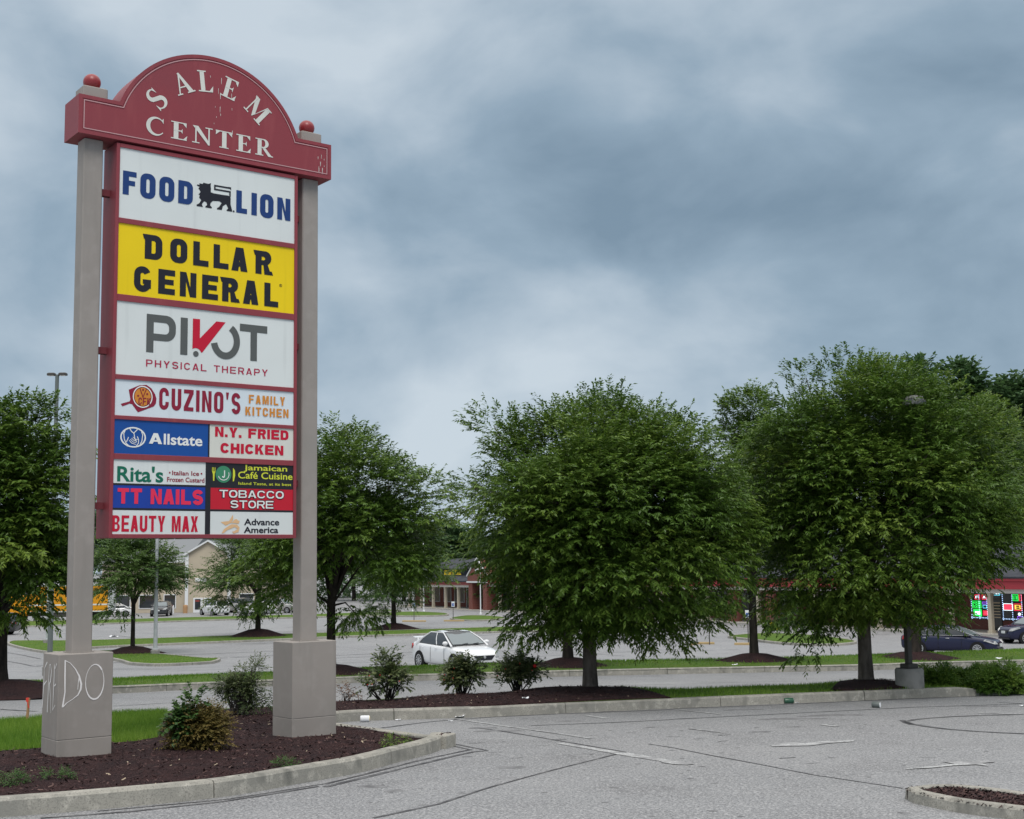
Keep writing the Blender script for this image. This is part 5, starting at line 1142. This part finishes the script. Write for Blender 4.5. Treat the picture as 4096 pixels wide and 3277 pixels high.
# ------------------------------------------------------------------ small signs and wheel stops
def park_sign(label, u, vb, vt, wpx, m_=None, plate=True):
    p = on(u, vb); s_ = F/p.y; H = (vb-vt)/s_; t = thing('parking_sign', p, label, 'sign')
    b = MB(); b.box((-.03,-.02,-.1),(.03,.02,H)); b.build('post', M['metal_dark'], t)
    if plate:
        w2 = wpx/s_/2; h2 = .5
        b = MB(); b.bbox((-w2,-.045,H-h2),(w2,-.022,H),.01); pl = b.build('plate', M['p_white'], t)
        a = Art(-.047); a.piece([rrect(-w2*.72,H-h2*.88,w2*.72,H-h2*.34,.03,3)]); a.build('blue_panel', 'blue_sign', pl)
        a = Art(-.050); zc = H-h2*.62; a.piece([circ(.0,zc+.075,.018)]); a.piece(stroke([(0,zc+.05),(.0,zc),(.05,zc),(.06,zc-.06)],.018)); a.piece(stroke(arc(0,zc-.02,.05,.055,100,330,12),.014)); a.build('wheelchair_symbol', 'i_white', pl)
    return t
park_sign('blue and white accessible parking sign left of two before the porch', *cd(960,905), cd(0,697)[1], 12)
park_sign('blue and white accessible parking sign right of two before the porch', *cd(1382,893), cd(0,695)[1], 13)
park_sign('accessible parking sign half behind the slender strip tree trunk', *cr_(927,730), cr_(0,388)[1], 19)
park_sign('green grey sign post rising into the leaves left of the slender trunk', *cr_(508,752), cr_(0,330)[1], 16)
for i, (f, x0, x1, y) in enumerate(((cd,835,1088,910),(cd,1283,1500,906),(cr_,775,965,756),(cr_,375,560,748),(cr_,290,372,757))):
    a, b_ = on(*f(x0,y)), on(*f(x1,y)); c = (a+b_)/2; l = (b_-a).length/2
    t = thing('wheel_stop', c, ('tan concrete wheel stop under the left blue parking sign','tan concrete wheel stop under the right blue parking sign','tan wheel stop beside the slender strip tree trunk','tan wheel stop at the green grey sign post','stub of a tan wheel stop left of the green grey post')[i], 'wheel stop', rz=math.atan2((b_-a).y,(b_-a).x))
    b = MB(); b.bbox((-l,-.09,0),(l,.09,.14),.03); b.build('bar', M['stop'], t)
p = on(*cr_(1212,650)); s_ = F/p.y; t = thing('yard_sign', p, 'small yellow sign reading we are open on wire legs at the grass island', 'sign', rz=.1)
hb, ht = (cr_(0,650)[1]-cr_(0,594)[1])/s_, (cr_(0,650)[1]-cr_(0,512)[1])/s_; w2 = 50/2.695/s_
b = MB(); b.bbox((-w2,-.008,hb),(w2,.008,ht),.004); pl = b.build('board', M['p_yellow'], t)
a = Art(-.012); a.font("We're",-w2*.72,w2*.72,hb+(ht-hb)*.58,hb+(ht-hb)*.9,.02); a.font('Open',-w2*.72,w2*.72,hb+(ht-hb)*.12,hb+(ht-hb)*.52,.02); a.build('lettering', 'i_black', pl)
b = MB(); b.tube([(-w2*.5,0,-.1),(-w2*.5,0,ht*.8)],.008,5); b.tube([(w2*.5,0,-.1),(w2*.5,0,ht*.8)],.008,5); b.build('legs', M['metal_dark'], t)
p = on(*c4(166,602),.1); s_ = F/p.y; H = 145/1.54/s_; t = thing('survey_stake', p, 'thin wooden stake with a red tip at the lawn edge left of the sign', 'stake')
b = MB(); b.box((-.017,-.012,-.1),(.017,.012,H)); o = b.build('stake', M['wood'], t); b = MB(); b.box((-.02,-.015,H*.86),(.02,.015,H+.004)); b.tube([(.0,-.016,H*.9),(.03,-.02,H*.6)],.008,5); b.build('ribbon', M['red_tip'], t)
o.rotation_euler = (0, R(3), 0)

# ------------------------------------------------------------------ litter
def cyl(name, label, p, r, l, m_, a, rimm='lens'):
    t = thing(name, p, label, 'litter', rz=a); b = MB(); b.lathe((0,0,r*.97), [(r*.85,-l/2),(r,-l/2+.012),(r,l/2-.012),(r*.85,l/2)], 14, 'x'); b.build('body', M[m_], t, smooth=True)
    b = MB(); b.lathe((0,0,r*.97), [(r*.8,l/2),(r*.8,l/2+.004)], 14, 'x'); b.build('end', M[rimm], t)
cyl('drink_can','crushed dark drink can lying open on the asphalt before the right tree', on(*c7(1180,1072)), .05,.13,'metal_green',-.6,'paper')
cyl('drink_can','green drink can lying against the kerb below the right lawn', on(*c7(662,1046))-Vector((0,.06,0)), .05,.17,'can_green',.2)
cyl('paper_cup','white paper cup with yellow print at the kerb beside the right sign base', on(*c6(246,752)), .05,.14,'paper',.1,'p_yellow')
for i, (f, x, y, s_) in enumerate(((c6,450,745,.07),(c6,830,728,.11),(c6,775,752,.05),(c6,1235,612,.08),(c7,2040,1065,.07),(cl,200,1075,.5),(c7,350,824,.12),(c7,1900,786,.13),(c7,1935,825,.13),(c7,715,1048,.05))):
    z = 0 if i not in (3,6,7,8) else (.3 if i == 3 else .26)
    p = on(*f(x,y), z)
    t = tag(None or bpy.data.objects.new('litter_paper', None), ('crumpled white wrapper at the kerb right of the paper cup','flat torn white paper under the rose bed kerb','small white scrap on the asphalt below the torn paper','pale crumpled paper on the mulch before the red rose','white scrap at the right photo edge on the asphalt','white paper sheet lying far off in the left lot','white scrap on the strip grass left of the slender tree','pale scrap on the grass at the right edge','pale scrap on the kerb line at the right edge','tiny white scrap right of the green can')[i], 'litter')
    COL.objects.link(t); t.location = p; r_n = np.random.default_rng(60+i); n = 4
    b = MB(); vs = [((k/n-.5)*s_*1.3,(j/n-.5)*s_, .012+abs(r_n.normal(0,.16))*s_) for j in range(n+1) for k in range(n+1)]
    b.add(vs, [(j*(n+1)+k,j*(n+1)+k+1,(j+1)*(n+1)+k+1,(j+1)*(n+1)+k) for j in range(n) for k in range(n)]); b.build('sheet', M['paper'], t)

# ------------------------------------------------------------------ the brick plaza
B0 = Vector((31.8,89.2,terr(100))); ang = math.atan2(.871,-.492)
pz = thing('brick_plaza', B0, 'long low brick shopping plaza with columned porch, dark roofs and red fascia', 'building', rz=ang)
def s_at(u, y=0.):                      # position along the front for a photo column, on the plane y
    k = (u-2048)/F; bx, by = B0.x-.871*y, B0.y-.492*y; return (bx-k*by)/(.492+.871*k)
WY = -3.2; S0, S1 = -50, 97
fl = MB(); fl.box((S0,WY,-.3),(S1,1.1,.15)); o = fl.build('sidewalk', M['walk']); o.location = B0; o.rotation_euler = (0,0,ang); struct(o)
b = MB(); b.box((S0,WY-22,0),(S1,WY,3.6)); b.build('wall', M['brick'], pz)
b = MB(); b.box((S0,-.20,2.80),(70.2,.20,3.08)); b.box((74.6,-.20,2.66),(S1-.3,.20,2.93)); b.build('beam', M['trim'], pz)
b = MB(); b.box((S0,-.45,3.08),(70.2,.45,3.62)); b.box((S0,-.5,3.62),(70.2,.55,3.78)); b.build('fascia', M['fascia_red'], pz)
b = MB(); b.box((74.6,-.4,2.93),(S1,.40,3.14)); b.box((74.6,-.45,3.14),(S1,.48,3.28)); b.build('fascia', M['fascia'], pz)
b = MB()
def roofslab(s0, s1, y0, z0, y1, z1, th=.12): b.add([(s,y,z+k) for s in (s0,s1) for (y,z) in ((y0,z0),(y1,z1)) for k in (0,th)], [(0,1,3,2),(4,6,7,5),(0,4,5,1),(2,3,7,6),(1,5,7,3),(0,2,6,4)])
roofslab(S0,70.2,.6,3.78,-6,6.2); roofslab(S0,70.2,-16,4.2,-6,6.2); roofslab(74.6,S1,.55,3.28,-1.5,3.98); roofslab(86.3,S1,-1.5,3.98,-9,6.0)
b.box((S0,WY-22,3.6),(S1,-6,4.1))
o = b.build('roof', M['roof'], pz)
b = MB(); b.box((74.4,-9.5,3.9),(85.6,-1.5,4.85)); sb_ = b.build('sign_band', M['navy'], pz)
b = MB(); e0, e1, r0_, r1_ = 73.9, 86.4, 76.0, 81.2
b.add([(e0,-.95,4.85),(e1,-.95,4.85),(e1,-10,4.85),(e0,-10,4.85),(r0_,-5,6.1),(r1_,-5,6.1)], [(0,1,5,4),(1,2,5),(2,3,4,5),(3,0,4),(3,2,1,0)]); b.build('hip_roof', M['roof'], pz)
b = MB(); b.tube([(r0_,-5,6.12),(r1_,-5,6.12)], .09, 6); b.build('ridge_cap', M['white_trim'], pz)
P_, Wt = layout('DOLLAR GENERAL', .62, .26, .2); sl_, sr2_ = s_at(1770.5,-1.5), s_at(1837,-1.5); b = MB()
for i, pc in enumerate(P_): b.poly([[(q0[0],q0[1]) for q0 in l] for l in pc], lambda a,c: (sl_-(sl_-sr2_)*a/Wt, -1.46+.0006*(i%3), 4.05+.62*c))
m_l = mat('sign_letters', (.75,.56,.02), .5, .3, emit=((1,.72,.05),.25)); b.build('lettering', m_l, sb_, fixn=False)
# gabled brick entrance
b = MB()
for x0, x1 in ((70.2,71.1),(73.7,74.6)): b.box((x0,-1.6,0),(x1,.5,3.3))
b.prism([(70.0,3.3),(74.8,3.3),(74.8,4.0),(72.4,5.9),(70.0,4.0)], lambda a,c: (a,.52,c), lambda a,c: (a,-9,c)); b.build('gable', M['brick'], pz)
b = MB(); b.tube([(69.9,.55,3.95),(72.4,.55,5.98),(74.9,.55,3.95)], .11, 4); b.box((69.9,.53,3.2),(74.9,.62,3.38)); b.lathe((72.4,.54,4.6), [(.38,0),(.38,.06)], 20, 'y'); b.build('gable_trim', M['white_trim'], pz)
bp_ = [s_at(2917), s_at(3070)]
for s_ in bp_: b = MB(); b.bbox((s_-.42,-.42,.15),(s_+.42,.42,2.8),.02); b.build('brick_pillar', M['brick'], pz)
col0 = MB(); col0.bbox((-.15,-.15,.15),(.15,.15,2.79),.02); col0.box((-.19,-.19,.151),(.19,.19,.32)); col0.box((-.19,-.19,2.62),(.19,.19,2.795)); cp0 = col0.build('column', M['column'], pz); first = True
for i in range(28):
    s_ = 3.4*i
    if s_ > 95 or 69.5 < s_ < 75.2 or any(abs(s_-k) < 1.6 for k in bp_): continue
    o = cp0 if first else cp0.copy(); first = False
    if o is not cp0: COL.objects.link(o); o.parent = pz
    o.location = (s_ if s_ < 70 else s_-.1, 0, 0); 
    if s_ > 74: o.scale = (1,1,.945)
# shopfronts
def shop_window(s0, s1, z0, z1, door=False, pale=False):
    a_, b_ = min(s0,s1), max(s0,s1); fm = MB(); n = max(1,round((b_-a_)/1.3)); y = WY+.05
    fm.box((a_-.06,WY+.003,z0-.06),(b_+.06,y,z0)); fm.box((a_-.06,WY+.003,z1),(b_+.06,y,z1+.06))
    for k in range(n+1): x = a_+(b_-a_)*k/n; fm.box((x-.04,WY+.003,z0),(x+.04,y,z1))
    if door: fm.box((a_,WY+.003,2.25),(b_,y-.004,2.32))
    o = fm.build('door' if door else 'window', M['white_trim'] if pale else M['metal_dark'], pz); pn = MB(); pn.box((a_,WY+.002,z0),(b_,WY+.025,z1)); pn.build('pane', M['glass'], o)
    return o, a_, b_
y = WY
w1 = [s_at(cs(x,0)[0],y) for x in (958,1160)]; dr = [s_at(cs(x,0)[0],y) for x in (1215,1325)]; w2_ = [s_at(cs(x,0)[0],y) for x in (1345,1590)]
def lit_window(sa, sb2, z0, z1):
    o, a_, b_ = shop_window(sa, sb2, z0, z1); e_ = MB(); x = a_
    nx, nz = int((b_-a_)/.13), int((z1-z0)/.13)
    for k in range(nx+1):
        xx = a_+(b_-a_)*k/nx; e_.ball((xx,WY+.07,z0+.06),.028,4)
    for c_ in (a_+.03, b_-.03, (a_+b_)/2):
        for k in range(nz+1): e_.ball((c_,WY+.07,z0+(z1-z0)*k/nz),.028,4)
    e_.build('led_border', M['glow_blue'], o); return o, a_, b_
def neon(o, x0, x1, z0, z1, m_, txt=None, m2=None, fill=None):
    y_ = WY+.075
    if fill: f_ = MB(); f_.box((x0+.04,y_-.03,z0+.04),(x1-.04,y_-.02,z1-.04)); f_.build('neon_sign', M[fill], o)
    b = MB(); b.tube([(x0,y_,z0),(x1,y_,z0),(x1,y_,z1),(x0,y_,z1),(x0,y_,z0)],.016,5); b.build('neon_sign', M[m_], o)
    if txt:
        P2, W2 = layout(txt,.62,.13,.3); b = MB()
        for i, pc in enumerate(P2): b.poly(pc, lambda a,c: (x1-.06-(x1-x0-.12)*a/W2, y_+.004+.001*(i%3), z0+.07+(z1-z0-.14)*c))
        b.build('neon_sign', M[m2 or m_], o, fixn=False)
    return None
def zc(Y): return (1040-Y)/182.+.15                     # photo row of the shop wall to height
def sx_(X): return s_at(cs(X,0)[0], WY)
o, a_, b_ = lit_window(*w1, zc(900), 2.75)
def nn_(o, X0, X1, Y0, Y1, *k, **kw): neon(o, min(sx_(X0),sx_(X1)), max(sx_(X0),sx_(X1)), zc(Y1), zc(Y0), *k, **kw)
nn_(o,975,1080,680,765,'glow_green','CBD','glow_green'); nn_(o,985,1080,785,870,'glow_green',None,None,'glow_green'); nn_(o,1010,1070,600,655,'glow_red','E','glow_white'); nn_(o,1100,1150,600,655,'glow_red','A','glow_white'); nn_(o,1100,1155,690,715,'glow_purple'); nn_(o,1105,1150,730,765,'glow_cyan'); nn_(o,1105,1160,800,855,'glow_red',None,None,'glow_red')
b = MB(); z_ = zc(830); b.box((sx_(1065),WY+.08,z_-.1),(sx_(1005),WY+.09,z_+.1)); b.build('neon_sign', M['glow_white'], o)
o, a_, b_ = shop_window(*dr, .16, 2.85, door=True); nn_(o,1218,1320,520,600,'glow_cyan','OPEN','glow_white')
for k in range(6):
    b = MB(); b.box((a_+.1,WY+.026,1.0+k*.2),(b_-.1,WY+.03,1.07+k*.2)); b.build('shelf_light', M['glow_dim'], o)
o, a_, b_ = lit_window(*w2_, zc(905), 2.85)
nn_(o,1358,1470,705,785,'glow_white',None,None,'glow_red'); nn_(o,1480,1545,590,665,'glow_green','ATM','glow_green'); nn_(o,1560,1588,590,665,'glow_red'); nn_(o,1490,1585,705,785,'glow_red','B','glow_amber'); b = MB(); b.lathe((sx_(1552),WY+.08,zc(830)), [(.10,0),(.10,.02)], 12, 'y'); b.build('neon_sign', M['glow_white'], o); nn_(o,1525,1590,860,885,'glow_purple')
b = MB(); xa, xb = sx_(1655), sx_(1740); b.box((xb,WY+.004,zc(785)),(xa,WY+.03,zc(558))); b.build('poster', M['p_white'], pz)
for k, (sa, sb2, dd_) in enumerate(((10,12.5,0),(14,16.6,0),(17,18,1),(19.2,20.6,0),(23,25.2,0),(25.4,26.3,1),(28.2,30.2,0),(31.4,34,0),(35,36,1),(38,41,0),(43,46,0),(47,48,1),(50,53,0),(55,58,0),(60,63,0),(65,68,0),(71.5,73.3,1),(75.6,77.6,0),(78.6,80.6,0),(81.0,82.2,1),(82.8,85.4,0),(86.4,88.4,0),(89.6,92.4,0))):
    shop_window(sa, sb2, .16 if dd_ else .75, 2.55, bool(dd_), sa > 74)

# ------------------------------------------------------------------ beige building at the left
g0 = gpos(831,160); bb = thing('beige_building', g0, 'beige gabled retail building with white trim behind the far parked cars', 'building')
b = MB(); b.box((-13,.8,-.3),(-2.61,26,6.3)); b.box((2.61,.8,-.3),(6.5,26,6.3)); b.prism([(-2.6,-.3),(2.6,-.3),(2.6,7.0),(0,8.45),(-2.6,7.0)], lambda a,c: (a,0,c), lambda a,c: (a,26,c)); b.build('wall', M['beige'], bb)
b = MB()
for x0, x1 in ((-13.5,-2.8),(2.8,7)): b.add([(x,y_,z) for x in (x0,x1) for y_,z in ((.3,6.2),(9,9.0),(26.5,9.0),(26.5,6.2))], [(0,1,5,4),(1,2,6,5),(2,3,7,6),(0,3,2,1),(4,5,6,7),(0,4,7,3)])
b.add([(-2.95,-.25,6.9),(0,-.25,8.62),(-2.95,26,6.9),(0,26,8.62),(2.95,-.25,6.9),(2.95,26,6.9)], [(0,1,3,2),(1,4,5,3)]); b.build('roof', M['roof_grey'], bb)
b = MB(); b.tube([(-2.95,-.27,6.85),(0,-.27,8.55),(2.95,-.27,6.85)], .14, 4); b.bbox((-2.75,-.1,0),(-2.35,.0-.002,6.95),.01); b.box((2.35,-.1,0),(2.75,-.002,6.9)); b.box((-13.2,.2,6.0),(-2.65,.78,6.3)); b.box((-1.5,-.12,3.7),(-.2,-.003,4.1)); b.build('white_trim', M['white_trim'], bb)
for x0 in (-1.55,-.30):
    b = MB(); b.box((x0-.15,-.16,0),(x0+1.0,-.003,1.75)); o = b.build('door', M['white_trim'], bb); b = MB(); b.box((x0+.05,-.18,.35),(x0+.72,-.161,1.6)); b.build('pane', M['glass'], o); b = MB(); b.box((x0+.1,-.19,1.3),(x0+.6,-.1805,1.45)); b.build('notice', M['i_brick'] if x0 < -1 else M['p_pale'], o)
for x0, x1 in ((-5.5,-4.0),(-8.5,-6.5),(-12,-9.5),(3.6,5.4)):
    b = MB(); b.box((x0,.74,.5),(x1,.797,2.2)); o = b.build('window', M['white_trim'], bb); b = MB(); b.box((x0+.1,.72,.6),(x1-.1,.739,2.1)); b.build('pane', M['glass'], o)
for u, w_ in ((742,.28),(690,.2)):
    p = gpos(u,158); t = thing('trash_bin' if w_ > .25 else 'bollard', p, 'brown bin standing on the kerb before the white doors' if w_ > .25 else 'white bollard left of the white doors', 'bin' if w_ > .25 else 'bollard'); b = MB(); b.lathe((0,0,0), [(w_,-.05),(w_*1.05,.8),(w_*.9,.95),(.02,1.0)], 12); b.build('body', M['wood'] if w_ > .25 else M['white_trim'], t)
